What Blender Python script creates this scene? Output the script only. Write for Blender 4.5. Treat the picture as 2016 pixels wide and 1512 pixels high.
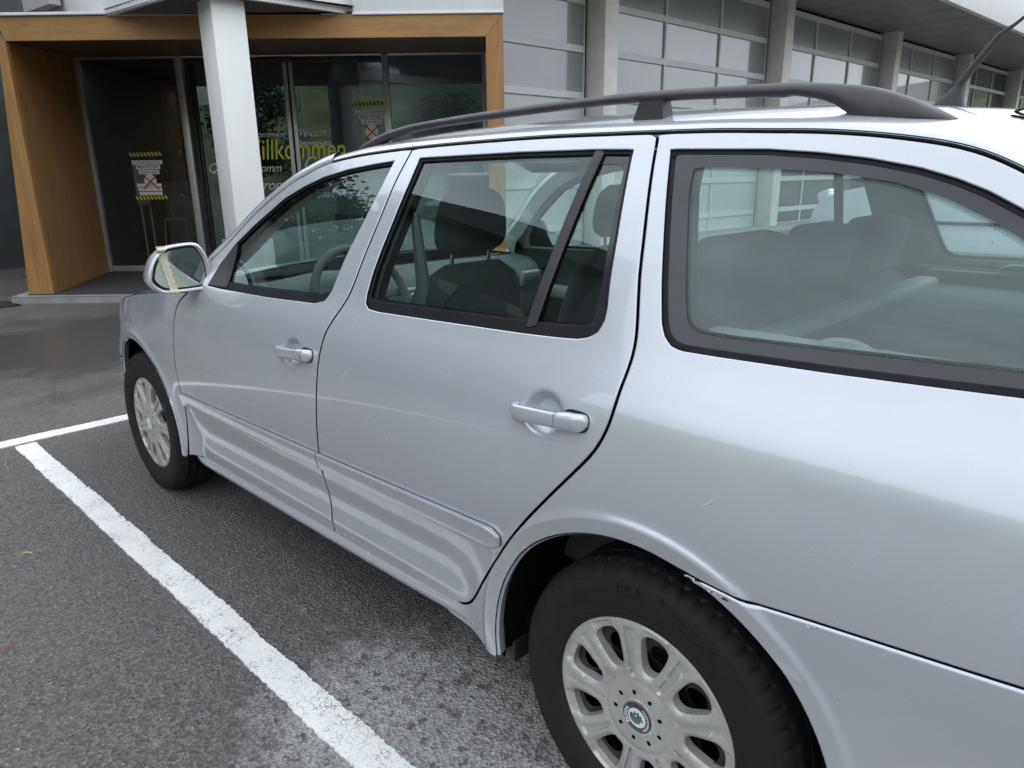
import bpy, bmesh, math, random
import numpy as np
from mathutils import Vector, Matrix
from mathutils.geometry import delaunay_2d_cdt
random.seed(7); rng=np.random.default_rng(5)
scn=bpy.context.scene
for o in list(bpy.data.objects): bpy.data.objects.remove(o)
COL=scn.collection

# ------------------------------------------------------------------ camera
CAM=(-.6556,1.8426,1.3396)
yaw,pitch,roll=math.radians(44.93),math.radians(16.32),math.radians(-.76)
fwd=Vector((math.sin(yaw)*math.cos(pitch),-math.cos(yaw)*math.cos(pitch),-math.sin(pitch)))
rgt=fwd.cross(Vector((0,0,1))).normalized(); upv=rgt.cross(fwd)
c_,s_=math.cos(roll),math.sin(roll)
r2=rgt*c_+upv*s_; u2=upv*c_-rgt*s_
cd=bpy.data.cameras.new('camera'); cam=bpy.data.objects.new('camera',cd); COL.objects.link(cam)
cam.matrix_world=Matrix(((r2.x,u2.x,-fwd.x,CAM[0]),(r2.y,u2.y,-fwd.y,CAM[1]),(r2.z,u2.z,-fwd.z,CAM[2]),(0,0,0,1)))
cd.sensor_fit='HORIZONTAL'; cd.sensor_width=36; cd.lens=25.145; cd.clip_start=.02; cd.clip_end=5000
scn.camera=cam

# ------------------------------------------------------------------ sky, sun, exposure
SUN_EL,SUN_ROT=math.radians(52),math.radians(200)
w=bpy.data.worlds.new('World'); scn.world=w; w.use_nodes=True
nt=w.node_tree; nt.nodes.clear()
def wn(t,**k):
    n=nt.nodes.new(t)
    for a,b in k.items(): setattr(n,a,b)
    return n
sky=wn('ShaderNodeTexSky',sky_type='NISHITA',sun_disc=False,sun_elevation=SUN_EL,sun_rotation=SUN_ROT,air_density=1.0,dust_density=3.0,ozone_density=1.0)
tc=wn('ShaderNodeTexCoord'); mp=wn('ShaderNodeMapping'); mp.inputs['Scale'].default_value=(1.2,1.2,3.2)
nz=wn('ShaderNodeTexNoise'); nz.inputs['Scale'].default_value=2.2; nz.inputs['Detail'].default_value=6; nz.inputs['Roughness'].default_value=.55
cr=wn('ShaderNodeValToRGB'); cr.color_ramp.elements[0].position=.30; cr.color_ramp.elements[0].color=(8.4,9.05,10.1,1)
cr.color_ramp.elements[1].position=.72; cr.color_ramp.elements[1].color=(13.8,14.6,15.7,1)
mx=wn('ShaderNodeMixRGB'); mx.inputs[0].default_value=.88
bg=wn('ShaderNodeBackground'); bg.inputs['Strength'].default_value=.145
wo=wn('ShaderNodeOutputWorld')
L=nt.links.new
L(tc.outputs['Generated'],mp.inputs['Vector']); L(mp.outputs[0],nz.inputs['Vector']); L(nz.outputs['Fac'],cr.inputs[0])
L(sky.outputs[0],mx.inputs[1]); L(cr.outputs[0],mx.inputs[2]); L(mx.outputs[0],bg.inputs[0]); L(bg.outputs[0],wo.inputs[0])
sd=bpy.data.lights.new('sun','SUN'); sd.energy=.7; sd.angle=math.radians(42); sd.color=(1,.97,.93)
sun=bpy.data.objects.new('sun',sd); COL.objects.link(sun)
sun.rotation_euler=(math.pi/2-SUN_EL,0,math.pi-SUN_ROT)
vs=scn.view_settings; vs.view_transform='Standard'; vs.look='None'; vs.gamma=1; vs.exposure=0.32; vs.use_curve_mapping=False
scn.cycles.max_bounces=10; scn.cycles.transparent_max_bounces=16; scn.cycles.glossy_bounces=5; scn.cycles.diffuse_bounces=4
scn.cycles.use_denoising=True; scn.cycles.caustics_reflective=False; scn.cycles.caustics_refractive=False
scn.cycles.sample_clamp_indirect=4; scn.cycles.use_light_tree=False

# ------------------------------------------------------------------ materials
MATS={}
class M:
    def __init__(s,name):
        s.m=bpy.data.materials.new(name); s.m.use_nodes=True; s.t=s.m.node_tree; s.n=s.t.nodes
        s.b=s.n['Principled BSDF']; s.out=s.n['Material Output']; MATS[name]=s.m
    def new(s,t,**k):
        n=s.n.new(t)
        for a,b in k.items():
            if a=='ins':
                for i,v in b.items(): n.inputs[i].default_value=v
            else: setattr(n,a,b)
        return n
    def l(s,a,b): s.t.links.new(a,b)
    def set(s,**k):
        for a,v in k.items():
            i=s.b.inputs[a.replace('_',' ')]
            i.default_value=v if not (isinstance(v,tuple) and len(v)==3) else (*v,1)
        return s
    def coord(s,scale=(1,1,1),kind='Object'):
        t=s.new('ShaderNodeTexCoord'); m=s.new('ShaderNodeMapping'); m.inputs['Scale'].default_value=scale; s.l(t.outputs[kind],m.inputs[0]); return m.outputs[0]
    def noise(s,vec,scale,detail=3,rough=.5,dist=0):
        n=s.new('ShaderNodeTexNoise',ins={'Scale':scale,'Detail':detail,'Roughness':rough,'Distortion':dist}); s.l(vec,n.inputs['Vector']); return n.outputs['Fac']
    def ramp(s,fac,stops):
        r=s.new('ShaderNodeValToRGB'); e=r.color_ramp.elements
        while len(e)<len(stops): e.new(.5)
        for i,(p,c) in enumerate(stops):
            e[i].position=p; e[i].color=(c,c,c,1) if not isinstance(c,tuple) else (*c,1)
        s.l(fac,r.inputs[0]); return r.outputs[0]
    def mix(s,fac,a,b,mode='MIX'):
        m=s.new('ShaderNodeMixRGB',blend_type=mode)
        for i,v in ((0,fac),(1,a),(2,b)):
            if hasattr(v,'is_output'): s.l(v,m.inputs[i])
            else: m.inputs[i].default_value=v if i==0 else (*v,1)
        return m.outputs[0]
    def math(s,op,a,b=0,clamp=False):
        m=s.new('ShaderNodeMath',operation=op,use_clamp=clamp)
        for i,v in ((0,a),(1,b)):
            if hasattr(v,'is_output'): s.l(v,m.inputs[i])
            else: m.inputs[i].default_value=v
        return m.outputs[0]
    def bump(s,h,strength=.3,dist=.01):
        b=s.new('ShaderNodeBump',ins={'Strength':strength,'Distance':dist}); s.l(h,b.inputs['Height']); s.l(b.outputs[0],s.b.inputs['Normal']); return b
    def base(s,o): s.l(o,s.b.inputs['Base Color'])
    def rough(s,o): s.l(o,s.b.inputs['Roughness'])

def simple(name,col,rough=.5,metal=0,coat=0,spec=.5,var=.12,vscale=6,bump=0,bscale=200):
    """plain surface with faint uneven tone and wear so that nothing is a flat colour"""
    m=M(name); m.set(Roughness=rough,Metallic=metal); m.b.inputs['Specular IOR Level'].default_value=spec
    if coat: m.set(Coat_Weight=coat,Coat_Roughness=.04)
    v=m.coord(); n=m.noise(v,vscale,5,.6)
    a=tuple(c*(1-var) for c in col); b=tuple(min(1,c*(1+var)) for c in col)
    m.base(m.ramp(n,[(.3,a),(.7,b)]))
    m.rough(m.ramp(m.noise(v,vscale*3,3),[(.3,max(.02,rough-.06)),(.7,min(1,rough+.08))]))
    if bump: m.bump(m.noise(v,bscale,2),bump,.002)
    return m.m

# silver car paint: metal flake under a clear coat, faint dirt film
m=M('silver_paint'); v=m.coord()
base=m.ramp(m.noise(v,3,4),[(.3,(.500,.520,.548)),(.7,(.520,.540,.568))])
film=m.ramp(m.noise(v,5,7,.7),[(.42,0.0),(.75,.22)])
m.base(m.mix(film,base,(.45,.45,.43)))
m.set(Metallic=.33,Coat_Weight=1.0,Coat_Roughness=.035,Coat_IOR=1.55)
m.rough(m.ramp(m.noise(v,26,5),[(.3,.23),(.7,.28)]))

def glass(name,tint,refl=1.0,dirt=.02):
    m=M(name); m.n.remove(m.b)
    tr=m.new('ShaderNodeBsdfTransparent'); tr.inputs[0].default_value=(*tint,1)
    gl=m.new('ShaderNodeBsdfGlossy',ins={'Roughness':.0}); gl.inputs[0].default_value=(.88,1,.99,1)
    lw=m.new('ShaderNodeLayerWeight',ins={'Blend':.5})
    p=m.math('POWER',lw.outputs['Facing'],5.0); f=m.math('MULTIPLY_ADD',p,.92*refl); f.node.inputs[2].default_value=.078*refl
    ms=m.new('ShaderNodeMixShader'); m.l(f,ms.inputs[0]); m.l(tr.outputs[0],ms.inputs[1]); m.l(gl.outputs[0],ms.inputs[2])
    df=m.new('ShaderNodeBsdfDiffuse'); df.inputs[0].default_value=(.55,.57,.56,1)
    v=m.coord(); sp=m.math('MULTIPLY',m.ramp(m.noise(v,9,6,.7),[(.4,0.25),(.8,1.0)]),dirt)
    m2=m.new('ShaderNodeMixShader'); m.l(sp,m2.inputs[0]); m.l(ms.outputs[0],m2.inputs[1]); m.l(df.outputs[0],m2.inputs[2])
    m.l(m2.outputs[0],m.out.inputs[0]); return m.m
glass('car_glass',(.72,.87,.83),1.0,.008)
glass('windscreen_glass',(.74,.88,.84),1.0,.008)
glass('portal_glass',(.52,.57,.57),1.45,.004)

simple('black_plastic',(.020,.0195,.021),.46,bump=.25,bscale=700,var=.2)
simple('rail_plastic',(.040,.038,.042),.50,bump=.2,bscale=500,var=.15)
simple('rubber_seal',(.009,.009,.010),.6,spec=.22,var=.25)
simple('frit_black',(.026,.025,.031),.10,var=.1)
simple('gap_dark',(.004,.004,.004),.95,spec=.05)
simple('underbody',(.008,.008,.008),.95,spec=.1,var=.3)
simple('liner',(.006,.006,.007),.95,spec=.08,var=.4)
simple('seat_cloth',(.070,.073,.076),.95,var=.18,vscale=5)
simple('trim_dark',(.085,.090,.092),.7,var=.12)
simple('trim_mid',(.26,.27,.27),.65,var=.08)
simple('trim_light',(.60,.61,.59),.8,var=.05)
simple('chrome',(.75,.76,.78),.12,metal=1)
simple('satin_silver',(.52,.54,.56),.32,metal=.75,coat=.6,var=.06)
simple('mirror_glass',(.82,.85,.86),.02,metal=1,var=.01)
simple('masking_tape',(.62,.58,.46),.75,var=.16,vscale=60,bump=.5,bscale=90)
simple('amber_lens',(.75,.25,.03),.15,coat=1)
simple('red_lens',(.45,.015,.015),.12,coat=1)
simple('clear_lens',(.72,.75,.77),.10,coat=1)
simple('steel_black',(.014,.014,.015),.45,var=.4)
simple('letter_rubber',(.006,.006,.007),.30,var=.1)
simple('emblem_black',(.015,.016,.017),.25,coat=1)
simple('emblem_green',(.02,.105,.085),.25,coat=1)
simple('emblem_white',(.72,.74,.73),.25,coat=1)

m=M('tyre_rubber'); v=m.coord(); n=m.noise(v,24,6,.65)
m.base(m.ramp(n,[(.3,(.010,.0098,.0096)),(.62,(.016,.0155,.015)),(.8,(.032,.030,.027))])); m.rough(m.ramp(n,[(.3,.55),(.7,.85)])); m.bump(m.noise(v,260,3),.2,.002); m.b.inputs['Specular IOR Level'].default_value=.25

# plastic wheel cover: dull champagne silver, brake dust, scuffs on raised faces
m=M('wheel_cover'); v=m.coord(); n=m.noise(v,18,6,.7); n2=m.noise(v,90,4,.7)
b=m.ramp(n,[(.3,(.44,.432,.412)),(.7,(.53,.522,.502))])
dust=m.ramp(m.noise(v,7,6,.75),[(.50,0.0),(.66,.50)])
b=m.mix(dust,b,(.33,.26,.18)); b=m.mix(m.ramp(n2,[(.60,0.0),(.70,.5)]),b,(.72,.71,.68))
m.base(b); m.set(Metallic=.45); m.rough(m.ramp(n,[(.3,.36),(.7,.55)])); m.bump(n2,.1,.001)

def streaked(name,col,sc,amt,dirt,rough=.5):
    m=M(name); v=m.coord(sc); n=m.noise(v,3,6,.7); n2=m.noise(m.coord(),1.2,5,.6)
    b=m.ramp(n2,[(.3,tuple(c*.95 for c in col)),(.7,col)]); m.base(m.mix(m.ramp(n,[(.50,0.0),(.72,amt)]),b,dirt)); m.set(Roughness=rough); m.bump(m.noise(m.coord(),55,3),.12,.002)
streaked('fascia_white',(.80,.81,.81),(2.5,2.5,.25),.28,(.50,.50,.47))
streaked('white_paint',(.86,.87,.85),(5,5,.5),.22,(.62,.61,.57),.55)
simple('concrete_column',(.74,.72,.67),.75,var=.10,vscale=5,bump=.4,bscale=40)
simple('concrete',(.30,.30,.29),.85,var=.2,vscale=7,bump=.5,bscale=60)
simple('door_frame_grey',(.60,.62,.60),.45,var=.06)
simple('aluminium',(.55,.55,.54),.38,metal=.55,var=.06)
simple('soffit_metal',(.24,.25,.24),.45,metal=.2,var=.12,vscale=2)
simple('soffit_dark',(.13,.125,.12),.6,var=.12)
simple('render_grey',(.40,.40,.39),.8,var=.08)
simple('floor_mat',(.050,.050,.055),.9,var=.2,vscale=40,bump=.6,bscale=200)
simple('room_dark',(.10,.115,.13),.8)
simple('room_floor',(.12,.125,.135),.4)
simple('desk_grey',(.24,.26,.30),.5)
simple('sign_red',(.50,.03,.035),.4)
simple('sign_white',(.78,.78,.76),.5,var=.03)
simple('sign_green',(.04,.36,.10),.4)
simple('tape_yellow',(.68,.62,.05),.5)
simple('tape_black',(.02,.02,.02),.5)
simple('letter_yellow',(.66,.66,.06),.5,var=.03)
simple('letter_white',(.70,.72,.72),.5,var=.03)
simple('van_white',(.70,.73,.76),.3,coat=.8,var=.03)
simple('iron',(.05,.048,.045),.6,metal=.5,var=.3)
simple('galvanised',(.42,.43,.43),.45,metal=.6)
simple('hall_cladding',(.055,.060,.062),.6,var=.25,vscale=2)
simple('hall_roof',(.030,.032,.036),.55,var=.25)
simple('bark',(.06,.045,.032),.9,var=.3,vscale=8,bump=.8,bscale=20)
simple('leaf_dark',(.020,.050,.022),.6,var=.5,vscale=2)
simple('leaf_mid',(.050,.095,.030),.6,var=.45,vscale=2)

# frosted sectional garage-door pane
m=M('frosted_pane'); v=m.coord(); n=m.noise(v,.9,5,.6); oi=m.new('ShaderNodeObjectInfo')
pb=m.ramp(n,[(.35,(.225,.240,.252)),(.7,(.275,.290,.302))]); m.base(m.mix(m.ramp(oi.outputs['Random'],[(0,0.0),(1,.35)]),pb,(.36,.375,.385)))
m.set(Roughness=.22,Coat_Weight=.9,Coat_Roughness=.015); m.bump(m.noise(v,1.3,2),.05,.05)
m=M('dark_pane'); m.set(Base_Color=(.012,.016,.016),Roughness=.05,Coat_Weight=.6); v=m.coord(); m.base(m.ramp(m.noise(v,1.3,4),[(.3,(.008,.011,.011)),(.7,(.022,.026,.026))]))

# oak-veneer portal boards
def wood(name,a,b,c,sc):
    m=M(name); v=m.coord(sc); n=m.noise(v,3.2,7,.62,.6); n2=m.noise(v,22,4,.6,.2)
    col=m.ramp(n,[(.25,a),(.5,b),(.75,c)]); col=m.mix(m.ramp(n2,[(.45,0.0),(.75,.30)]),col,tuple(x*.55 for x in a))
    kn=m.new('ShaderNodeTexVoronoi',ins={'Scale':1.1}); kv=m.coord(tuple(.5+.5*s for s in sc)); m.l(kv,kn.inputs['Vector'])
    col=m.mix(m.ramp(kn.outputs['Distance'],[(.02,.7),(.075,0.0)]),col,(.10,.045,.015))
    oi=m.new('ShaderNodeObjectInfo'); col=m.mix(m.ramp(oi.outputs['Random'],[(0,0.0),(1,.28)]),col,tuple(x*.62 for x in b)); col=m.mix(m.ramp(m.noise(m.coord((1,1,.15)),4,6,.7),[(.5,0.0),(.75,.30)]),col,tuple(x*.45 for x in a))
    m.base(col); m.rough(m.ramp(n2,[(.3,.40),(.7,.55)])); m.bump(n2,.12,.002)
wood('oak_vertical',(.30,.145,.045),(.40,.205,.070),(.47,.255,.095),(5,5,.5))
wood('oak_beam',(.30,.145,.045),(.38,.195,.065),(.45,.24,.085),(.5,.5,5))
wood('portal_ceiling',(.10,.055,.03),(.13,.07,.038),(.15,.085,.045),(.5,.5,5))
# wet / drying asphalt with loose pale aggregate
m=M('asphalt'); v=m.coord()
vo=m.new('ShaderNodeTexVoronoi',ins={'Scale':118.0}); m.l(v,vo.inputs['Vector'])
vo2=m.new('ShaderNodeTexVoronoi',ins={'Scale':74.0}); m.l(v,vo2.inputs['Vector'])
big=m.noise(v,1.1,6,.65); fine=m.noise(v,95,5,.7); mid=m.noise(v,11,6,.7)
vo3=m.new('ShaderNodeTexVoronoi',ins={'Scale':205.0}); m.l(v,vo3.inputs['Vector'])
grain=m.math('ADD',m.math('MULTIPLY',vo.outputs['Color'],.55),m.math('MULTIPLY',vo3.outputs['Color'],.45))
wet=m.ramp(grain,[(.15,(.060,.057,.0555)),(.5,(.128,.122,.118)),(.85,(.25,.238,.228))])
wet=m.mix(m.ramp(big,[(.3,0.0),(.7,.30)]),wet,(.135,.124,.117))
stone=m.ramp(vo.outputs['Color'],[(.84,0.0),(.92,.85)])
stone=m.math('MULTIPLY',stone,m.ramp(vo.outputs['Distance'],[(.15,1.0),(.5,0.0)]))
wet=m.mix(stone,wet,(.34,.32,.29))
st2=m.math('MULTIPLY',m.ramp(vo2.outputs['Color'],[(.90,0.0),(.93,1.0)]),m.ramp(vo2.outputs['Distance'],[(.12,1.0),(.3,0.0)]))
wet=m.mix(st2,wet,(.62,.58,.52))
dry=m.ramp(grain,[(.15,(.20,.196,.189)),(.5,(.34,.332,.32)),(.85,(.50,.49,.47))]); dry=m.mix(stone,dry,(.45,.43,.40))
se=m.new('ShaderNodeSeparateXYZ'); m.l(v,se.inputs[0])
warp=m.math('MULTIPLY',m.math('SUBTRACT',mid,.5),.75)
warp=m.math('ADD',warp,m.math('MULTIPLY',m.math('SUBTRACT',m.noise(v,3.1,4),.5),.55))
# patch that has already dried: an uneven blob on the parking bay behind the wheel
ex=m.math('DIVIDE',m.math('SUBTRACT',se.outputs['X'],-.10),1.20); ey=m.math('DIVIDE',m.math('SUBTRACT',se.outputs['Y'],.92),.56)
d=m.math('SQRT',m.math('ADD',m.math('MULTIPLY',ex,ex),m.math('MULTIPLY',ey,ey)))
d=m.math('ADD',d,warp)
msk=m.ramp(d,[(.76,1.0),(1.02,0.0)])
spots=m.math('MULTIPLY',m.ramp(m.noise(v,26,4,.6),[(.57,1.0),(.62,.12)]),m.ramp(m.noise(v,9,5,.7),[(.54,1.0),(.62,.25)]))
msk=m.math('MULTIPLY',msk,spots)
px=m.math('DIVIDE',m.math('SUBTRACT',se.outputs['X'],6.2),1.9); py=m.math('DIVIDE',m.math('SUBTRACT',se.outputs['Y'],.35),2.6)
pd=m.math('ADD',m.math('SQRT',m.math('ADD',m.math('MULTIPLY',px,px),m.math('MULTIPLY',py,py))),m.math('MULTIPLY',m.math('SUBTRACT',m.noise(v,1.7,5,.6),.5),1.5))
pud=m.ramp(pd,[(.45,.75),(1.0,0.0)])                     # standing water before the entrance
m.base(m.mix(pud,m.mix(msk,wet,dry),(.035,.030,.026)))
m.rough(m.mix(pud,m.mix(msk,m.ramp(big,[(.3,(.40,.40,.40)),(.7,(.58,.58,.58))]),(.8,.8,.8)),(.13,.13,.13)))
m.b.inputs['Specular IOR Level'].default_value=.3
h=m.math('ADD',m.math('MULTIPLY',vo.outputs['Distance'],.8),fine); m.bump(h,1.0,.009)

m=M('road_paint'); v=m.coord(); n=m.noise(v,42,6,.72); ck=m.new('ShaderNodeTexVoronoi',feature='DISTANCE_TO_EDGE',ins={'Scale':36.0})
wv=m.new('ShaderNodeMixRGB',ins={0:.06}); m.l(v,wv.inputs[1]); nn=m.new('ShaderNodeTexNoise',ins={'Scale':30.0}); m.l(v,nn.inputs['Vector']); m.l(nn.outputs['Color'],wv.inputs[2]); m.l(wv.outputs[0],ck.inputs['Vector'])
chip=m.math('MAXIMUM',m.ramp(n,[(.66,0.0),(.72,1.0)]),m.math('MULTIPLY',m.ramp(ck.outputs['Distance'],[(.0,.9),(.05,0.0)]),m.ramp(m.noise(v,9,3),[(.46,0.0),(.6,1.0)])))
chip=m.math('MAXIMUM',chip,m.ramp(m.noise(v,150,4,.85),[(.575,0.0),(.66,.85)]))
b=m.ramp(m.noise(v,4,5),[(.3,(.70,.70,.68)),(.7,(.82,.82,.79))])
m.base(m.mix(chip,b,(.07,.068,.065))); m.set(Roughness=.7); m.bump(m.noise(v,95,5,.7),.7,.005)

m=M('hill_meadow'); v=m.coord(); n=m.noise(v,.006,6,.6); n2=m.noise(v,.03,5,.7)
b=m.ramp(n,[(.40,(.028,.042,.028)),(.47,(.040,.058,.034)),(.50,(.13,.165,.075)),(.62,(.165,.19,.095))]); m.base(m.mix(m.ramp(n2,[(.45,0.0),(.6,.6)]),b,(.03,.055,.02))); m.set(Roughness=.9)

# ------------------------------------------------------------------ mesh helpers
def tag(o,label,cat,group=None,kind=None):
    o['label']=label; o['category']=cat
    if group: o['group']=group
    if kind: o['kind']=kind
    return o
def struct(o): o['kind']='structure'; return o
def thing(name,loc,label,cat,group=None):
    o=bpy.data.objects.new(name,None); o.empty_display_size=.1; COL.objects.link(o); o.location=loc
    return tag(o,label,cat,group)
def attach(o,parent):
    if parent is None: return o
    o.parent=parent
    root=parent
    while root.parent is not None: root=root.parent
    # parts are written in world coordinates; only the root Empty carries an offset
    o.matrix_parent_inverse=Matrix.Translation(-Vector(root.location)) if parent is root else Matrix.Identity(4)
    return o
def mk(name,verts,faces,mat,parent=None,smooth=True,normals=None,sharp=None,mat2=None,nmain=None):
    me=bpy.data.meshes.new(name); me.from_pydata([tuple(map(float,q)) for q in verts],[],[tuple(map(int,f)) for f in faces]); me.update()
    if mat: me.materials.append(MATS[mat])
    if mat2: me.materials.append(MATS[mat2]); me.polygons.foreach_set('material_index',[0 if i<nmain else 1 for i in range(len(me.polygons))])
    if smooth and len(me.polygons): me.polygons.foreach_set('use_smooth',[True]*len(me.polygons))
    if normals is not None: me.normals_split_custom_set_from_vertices([tuple(map(float,n)) for n in normals])
    elif sharp and smooth: me.set_sharp_from_angle(angle=math.radians(sharp))
    o=bpy.data.objects.new(name,me); COL.objects.link(o); return attach(o,parent)
def from_bm(name,bm,mat,parent=None,sharp=35):
    bmesh.ops.recalc_face_normals(bm,faces=bm.faces[:])
    me=bpy.data.meshes.new(name); bm.to_mesh(me); bm.free()
    me.materials.append(MATS[mat]); me.polygons.foreach_set('use_smooth',[True]*len(me.polygons))
    if sharp: me.set_sharp_from_angle(angle=math.radians(sharp))
    o=bpy.data.objects.new(name,me); COL.objects.link(o); return attach(o,parent)
def add_box(bm,c,s,rot=None,bevel=0,seg=2):
    r=bmesh.ops.create_cube(bm,size=1.0); vs=r['verts']
    for q in vs: q.co=Vector((q.co.x*s[0],q.co.y*s[1],q.co.z*s[2]))
    if bevel:
        es=list({e for q in vs for e in q.link_edges}); rr=bmesh.ops.bevel(bm,geom=es,offset=bevel,segments=seg,profile=.5,affect='EDGES'); vs=list({q for f in rr['faces'] for q in f.verts}|{q for q in vs if q.is_valid})
    T=Matrix.Translation(Vector(c))
    if rot is not None: T=T@(rot if isinstance(rot,Matrix) else Matrix.Rotation(rot,4,'Z'))
    for q in vs: q.co=T@q.co
    return vs
def box(name,c,s,mat,parent=None,rot=None,bevel=.003,seg=2):
    bm=bmesh.new(); add_box(bm,c,s,rot,bevel,seg); return from_bm(name,bm,mat,parent)
def loft(rings,closed=True,cap=False):
    n=len(rings[0]); V=[p for r in rings for p in r]; F=[]
    for i in range(len(rings)-1):
        for j in range(n if closed else n-1):
            k=(j+1)%n; F.append((i*n+j,i*n+k,(i+1)*n+k,(i+1)*n+j))
    if cap: F.append(tuple(range(n-1,-1,-1))); F.append(tuple((len(rings)-1)*n+j for j in range(n)))
    return V,F
def tube(name,pts,rad,mat,parent=None,n=10,cap=True):
    pts=[Vector(p) for p in pts]; rings=[]
    for i,pt in enumerate(pts):
        a=pts[max(0,i-1)]; b=pts[min(len(pts)-1,i+1)]; t=(b-a).normalized()
        u=t.cross(Vector((0,0,1)) if abs(t.z)<.95 else Vector((1,0,0))).normalized(); w_=t.cross(u)
        r=rad[i] if isinstance(rad,(list,tuple)) else rad
        rings.append([pt+(u*math.cos(2*math.pi*k/n)+w_*math.sin(2*math.pi*k/n))*r for k in range(n)])
    V,F=loft(rings,True,cap); return mk(name,V,F,mat,parent,True,sharp=50)
def spline(pts,n=8,closed=False):
    """Catmull-Rom through the points (centripetal-ish), n samples per span"""
    P=np.array(pts,float); N=len(P); out=[]
    rng_=range(N if closed else N-1)
    for i in rng_:
        p0=P[(i-1)%N] if closed or i>0 else 2*P[0]-P[1]; p1=P[i]; p2=P[(i+1)%N]; p3=P[(i+2)%N] if closed or i+2<N else 2*P[-1]-P[-2]
        for k in range(n):
            t=k/n; out.append(.5*((2*p1)+(-p0+p2)*t+(2*p0-5*p1+4*p2-p3)*t*t+(-p0+3*p1-3*p2+p3)*t**3))
    if not closed: out.append(P[-1])
    return np.array(out)
def resample(P,d,closed=True):
    P=np.array(P,float)
    if closed: P=np.vstack([P,P[:1]])
    L_=np.r_[0,np.cumsum(np.linalg.norm(np.diff(P,axis=0),axis=1))]; n=max(3,int(round(L_[-1]/d))); t=np.linspace(0,L_[-1],n+1)
    Q=np.stack([np.interp(t,L_,P[:,i]) for i in range(P.shape[1])],1)
    return Q[:-1] if closed else Q
def area(P): x,y=P[:,0],P[:,1]; return .5*np.sum(x*np.roll(y,-1)-np.roll(x,-1)*y)
def offset(P,d):
    """move a closed outline inward by d (outward if negative)"""
    P=np.array(P,float); sgn=1 if area(P)>0 else -1
    e=np.roll(P,-1,0)-P; l=np.linalg.norm(e,axis=1,keepdims=True); e=e/np.maximum(l,1e-9)
    nr=np.stack([-e[:,1],e[:,0]],1)*sgn; a=nr+np.roll(nr,1,0); a/=np.maximum(np.linalg.norm(a,axis=1,keepdims=True),1e-6)
    c=np.sum(a*nr,axis=1,keepdims=True); dd=d if np.isscalar(d) else np.asarray(d)[:,None]
    return P+a*dd/np.maximum(c,.45)
def inside(pts,poly):
    x,y=pts[:,0],pts[:,1]; r=np.zeros(len(pts),bool); n=len(poly); j=n-1
    for i in range(n):
        xi,yi=poly[i]; xj,yj=poly[j]
        if yi!=yj:
            c=((yi>y)!=(yj>y))&(x<(xj-xi)*(y-yi)/(yj-yi)+xi); r^=c
        j=i
    return r
def near(pts,poly,d):
    Q=np.vstack([poly,poly[:1]]); a=Q[:-1]; b=Q[1:]; m_=np.full(len(pts),1e9)
    for i in range(len(a)):
        ab=b[i]-a[i]; t=np.clip(((pts-a[i])@ab)/max(ab@ab,1e-12),0,1); m_=np.minimum(m_,np.linalg.norm(pts-a[i]-t[:,None]*ab,axis=1))
    return m_<d
def cdt(outline,holes=(),grid=.02,round_=0.0,extra=None,loops_extra=()):
    """triangulated sheet in 2-D: returns points, triangles and the boundary loops (index lists)"""
    loops=[np.array(outline)]+[np.array(h) for h in holes]; pts=[]; edges=[]; bl=[]
    def addloop(Lp,closed=True):
        s=len(pts); pts.extend(map(tuple,Lp)); n=len(Lp)
        edges.extend((s+i,s+(i+1)%n) for i in range(n)); return list(range(s,s+n))
    for i,Lp in enumerate(loops): bl.append(addloop(Lp))
    inner=[]
    if round_:
        for i,Lp in enumerate(loops):
            q=offset(Lp,round_ if i==0 else -round_); 
            inner.append(q); addloop(q)
    for q in loops_extra: addloop(q)
    lo=loops[0].min(0); hi=loops[0].max(0)
    gx,gz=np.meshgrid(np.arange(lo[0]+grid/2,hi[0],grid),np.arange(lo[1]+grid/2,hi[1],grid)); gp=np.stack([gx.ravel(),gz.ravel()],1)
    if extra is not None: gp=np.vstack([gp,extra])
    k=inside(gp,loops[0])
    for h in loops[1:]: k&=~inside(gp,h)
    gp=gp[k]
    for Lp in loops+inner+list(loops_extra): gp=gp[~near(gp,Lp,min(grid*.35,.006))]
    gp=gp+rng.normal(0,2e-5,gp.shape)
    pts.extend(map(tuple,gp))
    r=delaunay_2d_cdt([Vector(q) for q in pts],edges,[],0,1e-7,True)
    P=np.array([tuple(q) for q in r[0]]); T=np.array([f for f in r[2] if len(f)==3]); orig=r[3]
    mp={}
    for i,os_ in enumerate(orig):
        for o_ in os_: mp[o_]=i
    c=P[T].mean(1); k=inside(c,loops[0])
    for h in loops[1:]: k&=~inside(c,h)
    T=T[k]
    return P,T,[[mp[i] for i in b] for b in bl]

# ------------------------------------------------------------------ body-side surface  y = Y(x,z)   (x forward from the rear axle, z up)
GZ=[.10,.17,.20,.24,.275,.31,.36,.41,.46,.52,.60,.68,.74,.80,.86,.91,.95,.98,1.01,1.10,1.20,1.30,1.40,1.46,1.60]
GY=[.770,.795,.812,.826,.832,.835,.8385,.845,.854,.866,.879,.8845,.884,.880,.872,.861,.848,.834,.818,.779,.731,.678,.617,.578,.48]
def _nat(x,y):
    x=np.array(x,float);y=np.array(y,float);n=len(x);h=np.diff(x);A=np.eye(n);b=np.zeros(n)
    for i in range(1,n-1):
        A[i,i-1]=h[i-1];A[i,i]=2*(h[i-1]+h[i]);A[i,i+1]=h[i];b[i]=6*((y[i+1]-y[i])/h[i]-(y[i]-y[i-1])/h[i-1])
    return x,y,h,np.linalg.solve(A,b)
_S=_nat(GZ,GY)
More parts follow.
